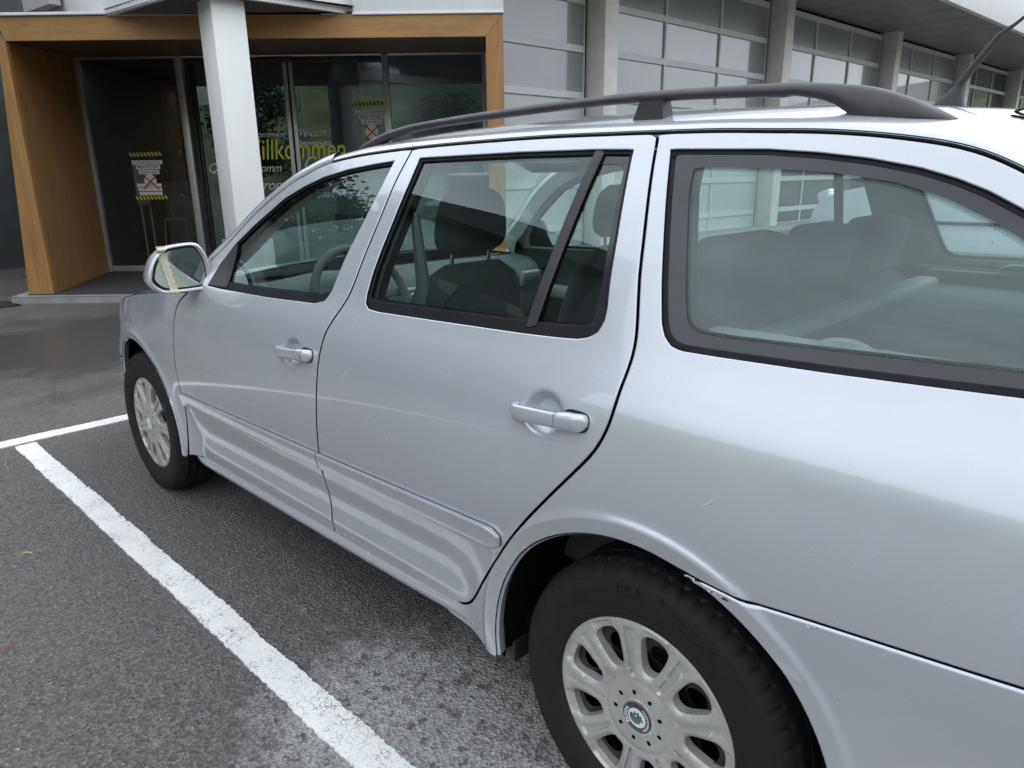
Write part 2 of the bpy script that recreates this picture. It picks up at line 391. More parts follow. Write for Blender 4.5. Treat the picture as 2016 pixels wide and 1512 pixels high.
def gprof(z):
    x,y,h,m_=_S; z=np.asarray(z,float); i=np.clip(np.searchsorted(x,z)-1,0,len(h)-1); a=x[i+1]-z;b=z-x[i]
    return m_[i]*a**3/(6*h[i])+m_[i+1]*b**3/(6*h[i])+(y[i]/h[i]-m_[i]*h[i]/6)*a+(y[i+1]/h[i]-m_[i+1]*h[i]/6)*b
def ss(a,b,x):
    t=np.clip((np.asarray(x,float)-a)/(b-a),0,1); return t*t*(3-2*t)
XF=2.578
def Yb(x,z):
    x=np.asarray(x,float); z=np.asarray(z,float); y=gprof(z)
    f=np.maximum(x-2.45,0); y=y-.27*f**2-.010*np.maximum(x-1.9,0)**2-.045*ss(.70,.95,z)*ss(2.15,2.65,x)
    r=np.maximum(.35-x,0); y=y-.020*r**2-.10*np.maximum(-.55-x,0)**2
    up=ss(.95,1.15,z); y=y-up*.012*((x-.6)/1.2)**2
    for xc,lip,r0,r1 in ((0.0,.868,.385,.53),(XF,np.where(x>XF,.878-.24*np.maximum(x-2.52,0)**2,.878),.375,.52)):
        d=np.hypot(x-xc,z-.315); s=1-ss(r0,r1,d); dl=np.maximum(lip-y,0); y=y+s*dl*.92
        y=y+(.0056*(1-ss(r0+.033,r0+.052,d))-.17*np.clip(r0+.034-d,0,.05))*ss(.15,.35,z)
    # pressed lower door: hollow under the moulding, rounded rib above the sill
    k=ss(.44,.58,x)*(1-ss(1.98,2.12,x))
    zb=.352-.012*(x-.5)
    y=y-k*.0036*np.exp(-((z-zb-.085)/.050)**2)+k*.0046*np.exp(-((z-zb)/.028)**2)
    return y
CUPS=[(1.205,.858,.056,.047),(.236,.893,.058,.047)]       # finger hollows behind the door handles
def Y(x,z):
    x=np.asarray(x,float); z=np.asarray(z,float); y=Yb(x,z)
    for cx,cz,rx,rz in CUPS:
        q=((x-cx)/rx)**2+((z-cz)/rz)**2; y=y-.0215*(1-ss(.40,1.0,np.sqrt(q)))
    return y
def NRM(x,z,fn=Y):
    e=.0015; dx=(fn(x+e,z)-fn(x-e,z))/(2*e); dz=(fn(x,z+e)-fn(x,z-e))/(2*e)
    n=np.stack([-dx,np.ones_like(dx),-dz],1); return n/np.linalg.norm(n,axis=1,keepdims=True)

def sheet(name,outline,holes=(),mat=None,parent=None,off=0.0,grid=.022,flange=-.016,rnd=.0026,extra=None,side=1,fn=Y,inset=.0031,cache={},loops=(),flmat='gap_dark'):
    """a pressed panel: follows the body surface, edges rolled and turned in"""
    key=(name,off,round(float(np.sum(outline)),6),flange)
    if key not in cache:
        o=np.array(outline,float); hs=[np.array(h,float) for h in holes]
        if inset: o=offset(o,inset)
        P,T,B=cdt(o,hs,grid,rnd,extra,loops)
        x,z=P[:,0],P[:,1]; y=fn(x,z)+off; N=NRM(x,z,fn); V=np.stack([x,y,z],1)
        F=[]
        for t in T:
            a,b,c=P[t]; 
            if (b[0]-a[0])*(c[1]-a[1])-(b[1]-a[1])*(c[0]-a[0])>0: t=t[::-1]
            F.append(tuple(t))
        V=list(V); N=list(N); base=len(F)
        for li,b in enumerate(B):
            Lp=P[b]; s=(1 if area(Lp)>0 else -1)*(1 if li==0 else -1); n=len(b)
            e=np.roll(Lp,-1,0)-np.roll(Lp,1,0); e/=np.maximum(np.linalg.norm(e,axis=1,keepdims=True),1e-9)
            outw=np.stack([e[:,1],-e[:,0]],1)*s
            st=len(V)
            for i,idx in enumerate(b):
                if rnd:
                    V[idx]=V[idx]-N[idx]*(abs(rnd)*.55)*(1 if flange<0 else -1)
                    nn=N[idx]*(1 if flange<0 else 1)*.62+np.array([outw[i,0],0,outw[i,1]])*.78; N[idx]=nn/np.linalg.norm(nn)
                V.append(V[idx]+np.array([0,flange,0])); N.append(np.array([outw[i,0],0,outw[i,1]]))
            for i in range(n):
                j=(i+1)%n; q=(b[i],b[j],st+j,st+i)
                F.append(q if (s>0) else q[::-1])
        cache[key]=(np.array(V),F,np.array(N),base)
    V,F,N,nb_=cache[key]
    if side<0: V=V*[1,-1,1]; N=N*[1,-1,1]; F=[f[::-1] for f in F]
    return mk(name,V,F,mat,parent,True,N,mat2=flmat,nmain=nb_)  # turned-in edges coloured dark, standing in for the deep shade in the gaps

# outlines of the side panels (metres, in x-z)
gapA=[(1.975,.948),(2.026,.917),(2.052,.891),(2.073,.843),(2.086,.789),(2.096,.728),(2.105,.673),(2.113,.619),(2.122,.556),(2.130,.496),(2.138,.433),(2.146,.367),(2.150,.328),(2.160,.275)]
gapB=[(.934,1.408),(.948,1.334),(.956,1.24),(.967,1.161),(.977,1.092),(.989,1.038),(1.011,.994),(1.034,.953),(1.046,.925),(1.058,.873),(1.066,.807),(1.073,.739),(1.088,.635),(1.099,.578),(1.110,.521),(1.117,.457),(1.119,.39),(1.120,.346),(1.124,.297)]
gapC=[(.170,1.413),(.155,1.353),(.127,1.251),(.105,1.164),(.099,1.144),(.080,1.08),(.072,1.04),(.071,1.003),(.073,.973),(.075,.941),(.080,.906),(.091,.874),(.110,.841),(.149,.794),(.212,.722),(.282,.640),(.344,.558),(.384,.503),(.424,.443),(.463,.384),(.492,.346),(.522,.323),(.558,.313),(.603,.309)]
seamC=[(1.975,.948),(1.935,1.018),(1.899,1.058),(1.801,1.126),(1.673,1.227),(1.527,1.312),(1.417,1.355),(1.358,1.373),(1.294,1.385),(1.17,1.398),(1.05,1.405),(.934,1.410),(.739,1.415),(.478,1.418),(.287,1.416),(.172,1.414),(.047,1.411),(-.051,1.406),(-.141,1.401),(-.222,1.393),(-.296,1.382),(-.349,1.371),(-.392,1.357),(-.437,1.336),(-.50,1.300),(-.58,1.245),(-.68,1.165),(-.80,1.06),(-.90,.96)]
winF=[(.993,1.379),(1.084,1.372),(1.204,1.360),(1.327,1.339),(1.418,1.312),(1.51,1.277),(1.657,1.187),(1.745,1.124),(1.812,1.054),(1.842,.984),(1.739,.983),(1.411,.989),(1.140,1.000),(1.094,1.013),(1.078,1.037),(1.053,1.14),(1.024,1.233),(1.003,1.313)]
winR=[(.886,1.384),(.888,1.322),(.896,1.235),(.904,1.166),(.911,1.096),(.912,1.046),(.905,1.024),(.885,1.0135),(.841,1.0115),(.595,1.019),(.348,1.027),(.247,1.032),(.199,1.036),(.173,1.043),(.158,1.056),(.151,1.075),(.153,1.099),(.165,1.148),(.180,1.227),(.196,1.303),(.214,1.384),(.311,1.387),(.522,1.388),(.672,1.3865)]
winQ=[(.129,1.382),(.098,1.286),(.063,1.178),(.053,1.148),(.030,1.084),(.016,1.062),(-.001,1.051),(-.019,1.0465),(-.082,1.047),(-.27,1.051),(-.418,1.056),(-.60,1.063),(-.645,1.078),(-.640,1.110),(-.56,1.215),(-.50,1.262),(-.45,1.286),(-.405,1.309),(-.362,1.326),(-.309,1.342),(-.234,1.357),(-.153,1.368),(-.063,1.376)]
winQi=[(.068,1.346),(.062,1.308),(.031,1.218),(.005,1.14),(-.012,1.097),(-.024,1.083),(-.045,1.076),(-.085,1.075),(-.262,1.079),(-.50,1.086),(-.585,1.094),(-.590,1.115),(-.53,1.195),(-.46,1.246),(-.415,1.271),(-.355,1.298),(-.281,1.321),(-.182,1.336),(-.052,1.345),(.045,1.348)]
def sm(P,n=4): return spline(P,n)
A_=sm(gapA); B_=sm(gapB); C_=sm(gapC); SE=sm(seamC,5)
def seam_z(x): o=np.argsort(SE[:,0]); return float(np.interp(x,SE[o,0],SE[o,1]))
def seam_between(x0,x1):
    k=(SE[:,0]<max(x0,x1)-.004)&(SE[:,0]>min(x0,x1)+.004); q=SE[k]; q=q[np.argsort(q[:,0])]; return q if x1>x0 else q[::-1]
def arch(xc,r,a0,a1,n=40,zc=.315): a=np.radians(np.linspace(a0,a1,n)); return np.stack([xc+r*np.cos(a),zc+r*np.sin(a)],1)
def dense(P,d=.016): return resample(P,d,True)
doorbot=lambda x: np.interp(x,[.55,.603,1.124,2.16],[.312,.309,.297,.276])
xs=lambda a,b,n:[(x,float(doorbot(x))) for x in np.linspace(a,b,n)]
topB=(.934,seam_z(.934)-.002); topC=(.172,seam_z(.172)-.002)
front_door_o=np.vstack([A_[::-1],seam_between(1.97,.95),[topB],B_[1:],xs(1.16,2.12,24)])
rear_door_o=np.vstack([B_[::-1][:-1],[topB],seam_between(.92,.185),[topC],C_[1:],xs(.65,1.09,12)])
ARR=.384; ARF=.374
aR=arch(0,ARR,-9,205); aF=arch(XF,ARF,-5,190)
hoodz=lambda x: np.interp(x,[1.95,2.2,2.4,2.6,2.8,3.0,3.15,3.25,3.36],[.952,.928,.903,.876,.840,.80,.755,.715,.66])
def loopd(P,d): return dense(P,d)
# rear quarter: gap C down, sill end, arch, bumper line, tail, D pillar, seam
bump_line=[(-.128,.684),(-.177,.682),(-.223,.682),(-.323,.692),(-.577,.714),(-.80,.735),(-.95,.745)]
k=np.where(aR[:,1]>.680)[0]
arch_front=aR[:np.where(aR[:,0]<-.075)[0][0]]      # from sill up to the bumper tip
quarter_o=np.vstack([[topC],C_[1:-1],[(.603,.306),(.60,.262),(.50,.252)],[(.40,.250)],arch_front,spline(bump_line,4),[(-.965,.85),(-.935,.92)],SE[::-1][:np.where(SE[::-1][:,0]>.165)[0][0]]])
fender_o=np.vstack([A_,[(2.17,.262),(2.205,.262)],arch(XF,ARF,188,41),[(3.02,.575),(3.22,.585),(3.33,.60)],[(x,float(hoodz(x))) for x in np.linspace(3.34,2.0,40)]])
rbump_o=np.vstack([spline(bump_line,4)[::-1]+[0,.0014],arch(0,ARR,103,205),[(-.36,.20),(-.95,.20),(-1.0,.40)]])
fbump_o=np.vstack([arch(XF,ARF,40,-8),[(2.97,.20),(3.30,.22),(3.36,.42),(3.34,.595),(3.22,.580),(3.02,.570)]])
# ------------------------------------------------------------------ THE CAR
car=thing('estate_car',(0,0,0),'silver estate car with black roof rails, parked in the marked bay','car')
def ringhole(o,d): return offset(np.array(o),d)
def fine_pts(cx,cz,rx,rz,d=.0034):
    gx,gz=np.meshgrid(np.arange(cx-rx*1.15,cx+rx*1.15,d),np.arange(cz-rz*1.15,cz+rz*1.15,d)); return np.stack([gx.ravel(),gz.ravel()],1)
def win_poly(P,n=3,d=.012): return dense(P,d)
ell=lambda c,k:np.array([(c[0]+c[2]*k*math.cos(t),c[1]+c[3]*k*math.sin(t)) for t in np.linspace(0,2*math.pi,56,endpoint=False)])
def archpts(xc,r0):
    return np.vstack([arch(xc,r,-15,205,int(r*3.9/.0065)) for r in np.r_[r0+.008,r0+.018,r0+.028,np.arange(r0+.0325,r0+.054,.0032),r0+.062,r0+.075]])
WF=win_poly(winF); WR=win_poly(winR); WQ=dense(winQ,.012); WQI=dense(winQi,.012)
def var_inset(P,bottom,other,zlim):
    n=len(P); e=np.roll(P,-1,0)-np.roll(P,1,0); e/=np.linalg.norm(e,axis=1,keepdims=True); nr=np.stack([-e[:,1],e[:,0]],1)*(1 if area(P)>0 else -1)
    t=ss(.35,.8,nr[:,1])*(P[:,1]<zlim); return offset(P,other+(bottom-other)*t)
FD=dense(front_door_o); RD=dense(rear_door_o); QP=dense(quarter_o); FN=dense(fender_o); RB=dense(rbump_o); FB=dense(fbump_o)
SHELL=dense(np.vstack([[(x,float(hoodz(x))-.02) for x in np.linspace(3.1,2.0,20)],seam_between(1.95,-.88),[(-.95,.8),(-.95,.3),(-.40,.24)],arch(0,ARR+.012,196,-12),[(.42,.24),(2.16,.24)],arch(XF,ARF+.012,190,-5),[(3.1,.25),(3.2,.5)]]),.02)

def solid(V,F,mat,name,parent,side=1,sharp=40):
    V=np.array(V,float)
    if side<0: V=V*[1,-1,1]; F=[f[::-1] for f in F]
    return mk(name,V,F,mat,parent,True,sharp=sharp)

def handle(door,cx,cz,half,side,lock):
    """pull handle: bar bridging the hollow, thicker fixed end piece to the rear"""
    xs_=cx+half*np.r_[1.02,1.0,.97,np.linspace(.92,-.88,24),-.94,-1.0,-1.04,-1.065,-1.08]; rings=[]
    for i,x in enumerate(xs_):
        t=(x-cx)/half; e=max(0,(abs(t)-.90)/(.12 if t>0 else .18)); hgt=.0155*math.sqrt(max(.10,1-min(1,e)**2.6))
        if t<-.42: hgt*=1.12
        y0=float(Yb(x,cz)); out=(.0215+.004*(1-t*t))*(1-.45*min(1,e)**2) if t<0 else (.0215+.004*(1-t*t))*(1-.75*ss(.72,1.02,t)); thick=.015 if -.5<t<.70 else .028
        zc=cz+.0065*t*-1; end=e*.5
        ring=[]
        for a in np.linspace(0,2*math.pi,16,endpoint=False):
            c,s=math.cos(a),math.sin(a); c=math.copysign(abs(c)**.55,c); s=math.copysign(abs(s)**.7,s)
            ring.append((x,y0+out-thick/2+thick/2*c*(1-.35*min(1,end)),zc+hgt*s))
        rings.append(ring)
    V,F=loft(rings,True,True)
    cut=cx-half*.42
    kf=[f for f in F if np.mean([V[i][0] for i in f])>cut]; kr=[f for f in F if np.mean([V[i][0] for i in f])<=cut]
    for nm,fs in (('door_handle',kf),('handle_end_piece',kr)):
        V2=np.array(V,float)
        if nm=='handle_end_piece': V2=V2-np.array([.0012,0,0])
        used=sorted({i for f in fs for i in f}); mp={j:i for i,j in enumerate(used)}
        o=solid(V2[used],[tuple(mp[i] for i in f) for f in fs],'silver_paint',nm,door,side,50)
    # black gasket under the end piece
    gx=cx-half*.775; ol=[(gx+.0315*math.copysign(abs(math.cos(t))**.62,math.cos(t)),cz+.0048+.0192*math.copysign(abs(math.sin(t))**.62,math.sin(t))) for t in np.linspace(0,2*math.pi,36,endpoint=False)]
    V,F=loft([[(x,float(Yb(x,z))+d,z) for x,z in ol] for d in (-.004,.0022)],True,True); solid(V,F,'rubber_seal','handle_gasket',door,side,40)
    if lock:
        x=cx-half*.80; y=float(Yb(x,cz))+.0222
        bm=bmesh.new()
        bmesh.ops.create_cone(bm,cap_ends=True,segments=24,radius1=.0070,radius2=.0064,depth=.0016,matrix=Matrix.Translation((x,y*side,cz+.005))@Matrix.Rotation(-math.pi/2*side,4,'X')); from_bm('lock_cylinder',bm,'chrome',door)
        box('key_slot',(x,(y+.0011)*side,cz+.005),(.0014,.0008,.008),'gap_dark',door,bevel=0)

def moulding(door,x0,x1,side,round_rear):
    """body-coloured rubbing strip with a sharp upper edge"""
    n=36; rings=[]
    for x in np.linspace(x0,x1,n):
        zt=float(np.interp(x,[.348,.40,1.10,2.12],[.604,.602,.577,.546])); hgt=.050
        e=1.0
        if round_rear: e=min(1,math.sqrt(max(0,1-max(0,(.39-x)/.045)**2))+.02)
        zc=zt-hgt/2; prof=[(-.5,-.004),(-.5,.0085),(-.475,.0110),(-.2,.0120),(.2,.0126),(.455,.0126),(.49,.0116),(.5,.0090),(.5,-.004)]
        rings.append([(x,float(Yb(x,zc+hgt*e*a))+b*(1 if e>.5 else e*2),zc+hgt*e*a) for a,b in prof])
    V,F=loft(rings,False); 
    F=[f[::-1] for f in F]
    F.append(tuple(range(len(prof)))[::-1]); F.append(tuple((n-1)*len(prof)+j for j in range(len(prof))))
    m_=solid(V,F,'silver_paint','side_moulding',door,side,28)
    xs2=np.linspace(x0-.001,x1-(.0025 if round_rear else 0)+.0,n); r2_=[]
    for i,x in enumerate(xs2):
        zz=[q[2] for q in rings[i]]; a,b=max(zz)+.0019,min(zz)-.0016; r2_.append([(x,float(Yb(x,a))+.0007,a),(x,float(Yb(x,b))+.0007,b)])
    V2,F2=loft(r2_,False); solid(V2,F2,'rubber_seal','moulding_shadow_line',door,side,28)  # dark rim above and below the moulding, coloured in as its shadow gap
    return m_

def glazing(door,win,inner,side,mat='car_glass',off=-.013):
    sheet('window_trim',offset(win,-.004),[inner],'rubber_seal',door,off=-.0065,grid=.03,flange=-.012,rnd=.003,side=side,fn=Yb,inset=0)
    sheet('window_pane',offset(inner,-.006),[],mat,door,off=off,grid=.05,flange=-.0035,rnd=0,side=side,fn=Yb,inset=0)

for side in (1,-1):
    fd=sheet('front_door',FD,[WF],'silver_paint',car,extra=fine_pts(*CUPS[0]),loops=[ell(CUPS[0],1.0),ell(CUPS[0],.62)],side=side)
    rd=sheet('rear_door',RD,[WR],'silver_paint',car,extra=fine_pts(*CUPS[1]),loops=[ell(CUPS[1],1.0),ell(CUPS[1],.62)],side=side)
    qp=sheet('rear_quarter_panel',QP,[WQ],'silver_paint',car,side=side,extra=archpts(0,ARR))
    fn_=sheet('front_fender',FN,[],'silver_paint',car,side=side,extra=archpts(XF,ARF))
    rb=sheet('rear_bumper_corner',RB,[],'silver_paint',car,off=.004,rnd=.006,inset=.0006,side=side,extra=archpts(0,ARR))
    fb=sheet('front_bumper_corner',FB,[],'silver_paint',car,off=.001,side=side,extra=archpts(XF,ARF))
    sheet('body_frame',SHELL,[offset(WF,-.012),offset(WR,-.012),offset(WQ,-.012)],'gap_dark',car,off=-.034,grid=.06,flange=-.004,rnd=0,side=side,fn=Yb,inset=0)
    # front door glass with black base strip and mirror sail
    wfi=var_inset(WF,.024,.009,1.06); glazing(fd,WF,wfi,side)
    sail=np.array([(1.842,.986),(1.812,1.054),(1.772,1.102),(1.735,1.131),(1.715,1.09),(1.700,1.0),(1.70,.988)]); sheet('mirror_sail',dense(sail),[],'black_plastic',fd,off=-.002,grid=.03,flange=-.01,rnd=.003,side=side,fn=Yb,inset=0)
    wri=var_inset(WR,.024,.010,1.06); glazing(rd,WR,wri,side)
    bar=np.array([(.312,1.388),(.286,1.388),(.317,1.040),(.345,1.038)]); sheet('window_divider',dense(bar),[],'black_plastic',rd,off=-.0035,grid=.03,flange=-.012,rnd=.003,side=side,fn=Yb,inset=0)
    fr=np.array([(.290,1.379),(.223,1.377),(.207,1.30),(.190,1.22),(.175,1.145),(.163,1.095),(.163,1.075),(.17,1.066),(.185,1.064),(.185,1.12),(.200,1.20),(.222,1.325),(.224,1.343),(.238,1.356),(.292,1.358)]); sheet('window_frit',dense(fr,.01),[],'frit_black',rd,off=-.0118,grid=.03,flange=-.0005,rnd=0,side=side,fn=Yb,inset=0)
    # fixed rear side window: rubber, black printed border, dotted fade
    wqo=offset(WQ,.0105); glazing(qp,WQ,wqo,side,off=-.009)
    sheet('window_frit',offset(wqo,-.002),[WQI],'frit_black',qp,off=-.0078,grid=.03,flange=-.0006,rnd=0,side=side,fn=Yb,inset=0)
    V=[];F=[]
    for row,(dd,rr) in enumerate(((.0016,.0012),(.0040,.0009),(.0060,.0006))):
        q=resample(offset(WQI,dd),.0032,True)
        if row==1: q=(q+np.roll(q,-1,0))/2
        for x,z in q:
            s=len(V); y=float(Yb(x,z))-.0079
            for k_ in range(6): a=k_*math.pi/3; V.append((x+rr*math.cos(a),y*side,z+rr*math.sin(a)))
            F.append(tuple(range(s+5,s-1,-1)) if side>0 else tuple(range(s,s+6)))
    o=mk('frit_dots',V,F,'frit_black',qp,False); o['kind']='stuff'
    handle(fd,CUPS[0][0]-.013,CUPS[0][1]+.001,.094,side,side>0); handle(rd,CUPS[1][0]-.008,CUPS[1][1]-.002,.096,side,False)
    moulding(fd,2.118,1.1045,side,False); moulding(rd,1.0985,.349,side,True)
    # sill below the doors
    prof=[(-.014,.016),(-.004,.012),(.003,.006),(.006,-.003),(.0055,-.014),(.002,-.026),(-.008,-.036),(-.03,-.043),(-.09,-.050)]
    rings=[]
    for x in np.linspace(.44,2.205,70):
        zt=float(doorbot(max(x,.60)))-.010; e=float(ss(.46,.85,x)); rings.append([(x,(1-e)*(float(Yb(x,zt+dz))-.0006+min(dy,0)*.9*(dz<-.03))+e*(float(Yb(min(x,1.90),.285))+dy-.012*float(ss(2.08,2.2,x))),zt+dz) for dy,dz in prof])
    V,F=loft(rings,False); solid(V,[f[::-1] for f in F],'silver_paint','sill',car,side,60)
    # wheel-arch liners and mud flap
    for xc,r,nm in ((0.0,ARR,'wheel_arch_liner'),(XF,ARF,'wheel_arch_liner')):
        rings=[]
        for a in np.radians(np.linspace(-9,200,44)):
            rings.append([(xc+(r+.012)*math.cos(a),yy,.315+(r+.012)*math.sin(a)) for yy in (.825,.79,.70,.56)]+[(xc,.56,.33)])
        V,F=loft(rings,False); solid(V,F,'liner',nm,car,side)
    lip=[]
    for xc,r,a0,a1 in ((0.0,ARR,-8,204),(XF,ARF,-7,187)):
        rings=[]
        for a in np.radians(np.linspace(a0,a1,60)):
            x=xc+r*math.cos(a); z=.315+r*math.sin(a); y=float(Yb(x,z)); rings.append([(xc+(r+.001)*math.cos(a),y-.003,.315+(r+.001)*math.sin(a)),(xc+(r-.003)*math.cos(a),y-.009,.315+(r-.003)*math.sin(a)),(xc+(r+.004)*math.cos(a),y-.03,.315+(r+.004)*math.sin(a))])
        V,F=loft(rings,False); solid(V,F,'silver_paint','arch_lip',car,side)
    box('mud_flap',(.372,.775*side,.252),(.010,.09,.055),'black_plastic',car,bevel=.004)
    # inside: door cards and pillar trims
    card=dense(np.vstack([[(-.90,.80),(-.2,.80),(.30,.70),(.46,.42),(2.02,.38),(2.08,.62),(2.08,.94),(1.86,.985),(1.4,1.0),(1.0,1.012),(.6,1.022),(.0,1.045),(-.6,1.06),(-.85,1.0)]]),.05)
    sheet('door_card',card,[],'trim_dark',car,off=-.062,grid=.09,flange=.035,rnd=0,side=side,fn=Yb,inset=0)
    up=dense(np.vstack([seam_between(1.90,-.80),[(-.80,1.04),(-.6,1.045),(0,1.03),(.6,1.01),(1.0,1.0),(1.4,.985),(1.88,.98)]]),.03)
    sheet('pillar_trim',up,[offset(WF,.016),offset(WR,.020),offset(WQI,-.002)],'trim_light',car,off=-.048,grid=.06,flange=.026,rnd=0,side=side,fn=Yb,inset=0)
    box('armrest',(1.45,.735*side,.80),(.55,.07,.06),'trim_mid',car,bevel=.02); box('inner_door_handle',(1.66,.757*side,.90),(.11,.012,.022),'chrome',car,bevel=.005)
# ---- roof
xs_=np.concatenate([np.linspace(1.33,-.40,56)]); NU=22
crown=lambda x: float(np.interp(x,[-.95,-.7,-.42,-.1,.3,.6,.9,1.15,1.35],[1.24,1.375,1.436,1.467,1.484,1.486,1.476,1.452,1.418]))
def roof_curve(x,drop=0.0,inset_=0.0,frac=1.0,n=NU):
    z0=seam_z(x)+.0025; y0=float(Yb(x,z0)); zc=crown(x); sl=.62
    p0=np.array([y0-inset_,z0-drop]); p1=np.array([y0-inset_-.026,z0-drop+.026/sl]); p2=np.array([y0*.62,zc-drop+.004]); p3=np.array([0,zc-drop])
    t=np.linspace(0,1,n)[:,None]; 
    q=(1-t)**3*p0+3*(1-t)**2*t*p1+3*(1-t)*t*t*p2+t**3*p3
    return q
def roof_loft(name,xlist,mat,drop=0,inset_=0,lip=True):
    rings=[]
    for x in xlist:
        q=roof_curve(x,drop,inset_); r=[(x,a,b) for a,b in q]; 
        if lip: r=[(x,q[0][0]-.004,q[0][1]-.016)]+[(x,q[0][0]-.0015,q[0][1]-.0015)]+r
        r=r+[(x,-b_,c__) for (_,b_,c__) in r[::-1][1:]]
        rings.append(r)
    V,F=loft(rings,False); return mk(name,V,F,mat,car,True,sharp=60)
TGX,TGY=-.375,.475
def roof_split():
    xl=np.r_[np.linspace(1.33,TGX,54),np.linspace(TGX-.012,-.80,24)]; rings=[]
    for x in xl:
        q=roof_curve(x,n=34); r=[(x,q[0][0]-.004,q[0][1]-.016),(x,q[0][0]-.0015,q[0][1]-.0015)]+[(x,a,b) for a,b in q]; r=r+[(x,-b_,c__) for (_,b_,c__) in r[::-1][1:]]; rings.append(r)
    V,F=loft(rings,False); V=np.array(V)
    def inn(f): c=V[list(f)].mean(0); return c[0]<TGX-.001 and abs(c[1])<TGY
    for nm,fs in (('roof',[f for f in F if not inn(f)]),('tailgate_top',[f for f in F if inn(f)])):
        us=sorted({i for f in fs for i in f}); mp={j:i for i,j in enumerate(us)}; V2=V[us].copy()
        if nm!='roof': V2[:,2]+=.003
        mk(nm,V2,[tuple(mp[i] for i in f) for f in fs],'silver_paint',car,True,sharp=60)
roof_split(); roof_loft('headliner',np.linspace(1.27,-.60,30),'trim_light',.035,.03,False)
def roof_at(x,y):
    q=roof_curve(x,n=60); o=np.argsort(q[:,0]); return float(np.interp(abs(y),q[o,0],q[o,1]))
path=[(TGX,y) for y in np.linspace(0,TGY-.05,14)]+[(TGX-.05+.05*math.cos(t),TGY-.05+.05*math.sin(t)) for t in np.linspace(.2,math.pi/2,6)]+[(x,TGY) for x in np.linspace(TGX-.07,-.79,14)]
for side in (1,-1): tube('tailgate_seam',[(x,y*side,roof_at(x,y)+.0022) for x,y in path],.0032,'gap_dark',car,6)
# black drip seam between roof side and door frames
rings=[]
for x,z in resample(SE[(SE[:,0]<1.90)&(SE[:,0]>-.80)],.02,False):
    y=float(Yb(x,z)); rings.append([(x,y-.0045,z-.0045),(x,y-.0015,z-.001),(x,y-.002,z+.0045),(x,y-.010,z+.007)])
for side in (1,-1):
    V,F=loft(rings,False); solid(V,F,'rubber_seal','roof_drip_seal',car,side)
# A pillars
for side in (1,-1):
    rings=[]
    sx=resample(SE[(SE[:,0]>1.30)&(SE[:,0]<1.96)],.03,False)
    for x,z in sx:
        y=float(Yb(x,z)); t=(x-1.3)/.66; rings.append([(x+.002,y-.004,z-.010),(x,y-.001,z+.002),(x+.004,y-.006,z+.012),(x+.012,y-.018,z+.022+.006*t),(x+.022,y-.036,z+.030+.006*t),(x+.024,y-.052,z+.031+.006*t),(x+.010,y-.056,z+.018)])
    V,F=loft(rings,False); solid(V,F,'silver_paint','windscreen_pillar',car,side,60)
    rings=[]
    for x,z in sx: y=float(Yb(x,z)); rings.append([(x-.01,y-.03,z-.03),(x-.05,y-.075,z-.035),(x-.02,y-.10,z+.005),(x+.015,y-.07,z+.02)])
    V,F=loft(rings,True); solid(V,F,'trim_light','pillar_cover',car,side,60)
# windscreen
rings=[]
for t in np.linspace(0,1,14):
    x=1.985-.66*t; z=float(np.interp(x,SE[::-1,0],SE[::-1,1]))+.028; y=float(Yb(x,z-.028))-.046
    rings.append([(x+.02+(.14-.04*t)*(1-u*u),y*u,z+.016*(1-u*u)) for u in np.linspace(1,-1,17)])
V,F=loft(rings,False); mk('windscreen',V,F,'windscreen_glass',car)
# bonnet and nose
rings=[]
for x in np.linspace(2.02,3.33,34):
    z=float(hoodz(x)); y=float(Yb(x,z))-.004; h=float(np.interp(x,[2.0,2.3,2.6,3.0,3.33],[.070,.066,.060,.05,.02]))
    rings.append([(x+.10*(1-u*u)*ss(2.7,3.33,x)+.0,y*u,z+h*(1-abs(u)**2.6)) for u in np.linspace(1,-1,25)])
V,F=loft(rings,False); mk('bonnet',V,F,'silver_paint',car)
rings=[]
for z in np.linspace(.24,.70,14):
    x0=3.335-.05*abs((z-.45)/.3)**2; y0=float(Yb(3.33,z)); rings.append([(x0+.16*(1-abs(u)**2.4),y0*u,z) for u in np.linspace(1,-1,25)])
V,F=loft(rings,False); mk('front_bumper',V,F,'silver_paint',car)
box('grille',(3.49,0,.62),(.03,.72,.13),'black_plastic',car,bevel=.02); box('number_plate',(3.508,0,.45),(.012,.52,.11),'sign_white',car,bevel=.002)
for side in (1,-1): box('headlight',(3.245,.565*side,.655),(.16,.22,.12),'clear_lens',car,rot=Matrix.Rotation(-.45*side,4,'Z'),bevel=.035,seg=4)
# tail
rings=[]
for z in np.linspace(.30,1.05,18):
    x0=-1.0+.09*max(0,(z-.75)/.3)**1.5; y0=float(Yb(-.9,z))-.02; ye=float(Yb(-.93,z))-.006; rings.append([(-.925,-ye,z)]+[(x0-.06*(1-abs(u)**3),y0*u,z) for u in np.linspace(-1,1,21)]+[(-.925,ye,z)])
V,F=loft(rings,False); mk('tailgate',V,F,'silver_paint',car)
rings=[]
for t in np.linspace(0,1,8):
    x=-.80-.12*t; z=1.30-.28*t; y0=.56+.16*t; rings.append([(x-.06*(1-abs(u)**3),y0*u,z) for u in np.linspace(-1,1,17)])
V,F=loft(rings,False); mk('rear_window',V,F,'car_glass',car)
for side in (1,-1):
    rings=[]
    for t in np.linspace(0,1,10):
        x=-.60-.31*t; z=seam_z(x)+.001; y=float(Yb(x,z)); rings.append([(x,y-.002,z),(x-.04,y-.015,z+.012),(-.79-.12*t,(.58+.16*t),1.305-.28*t),(-.80-.12*t,.555+.16*t,1.30-.28*t)])
    V,F=loft(rings,False); solid(V,F,'silver_paint','rear_pillar',car,side,60)
rings=[]
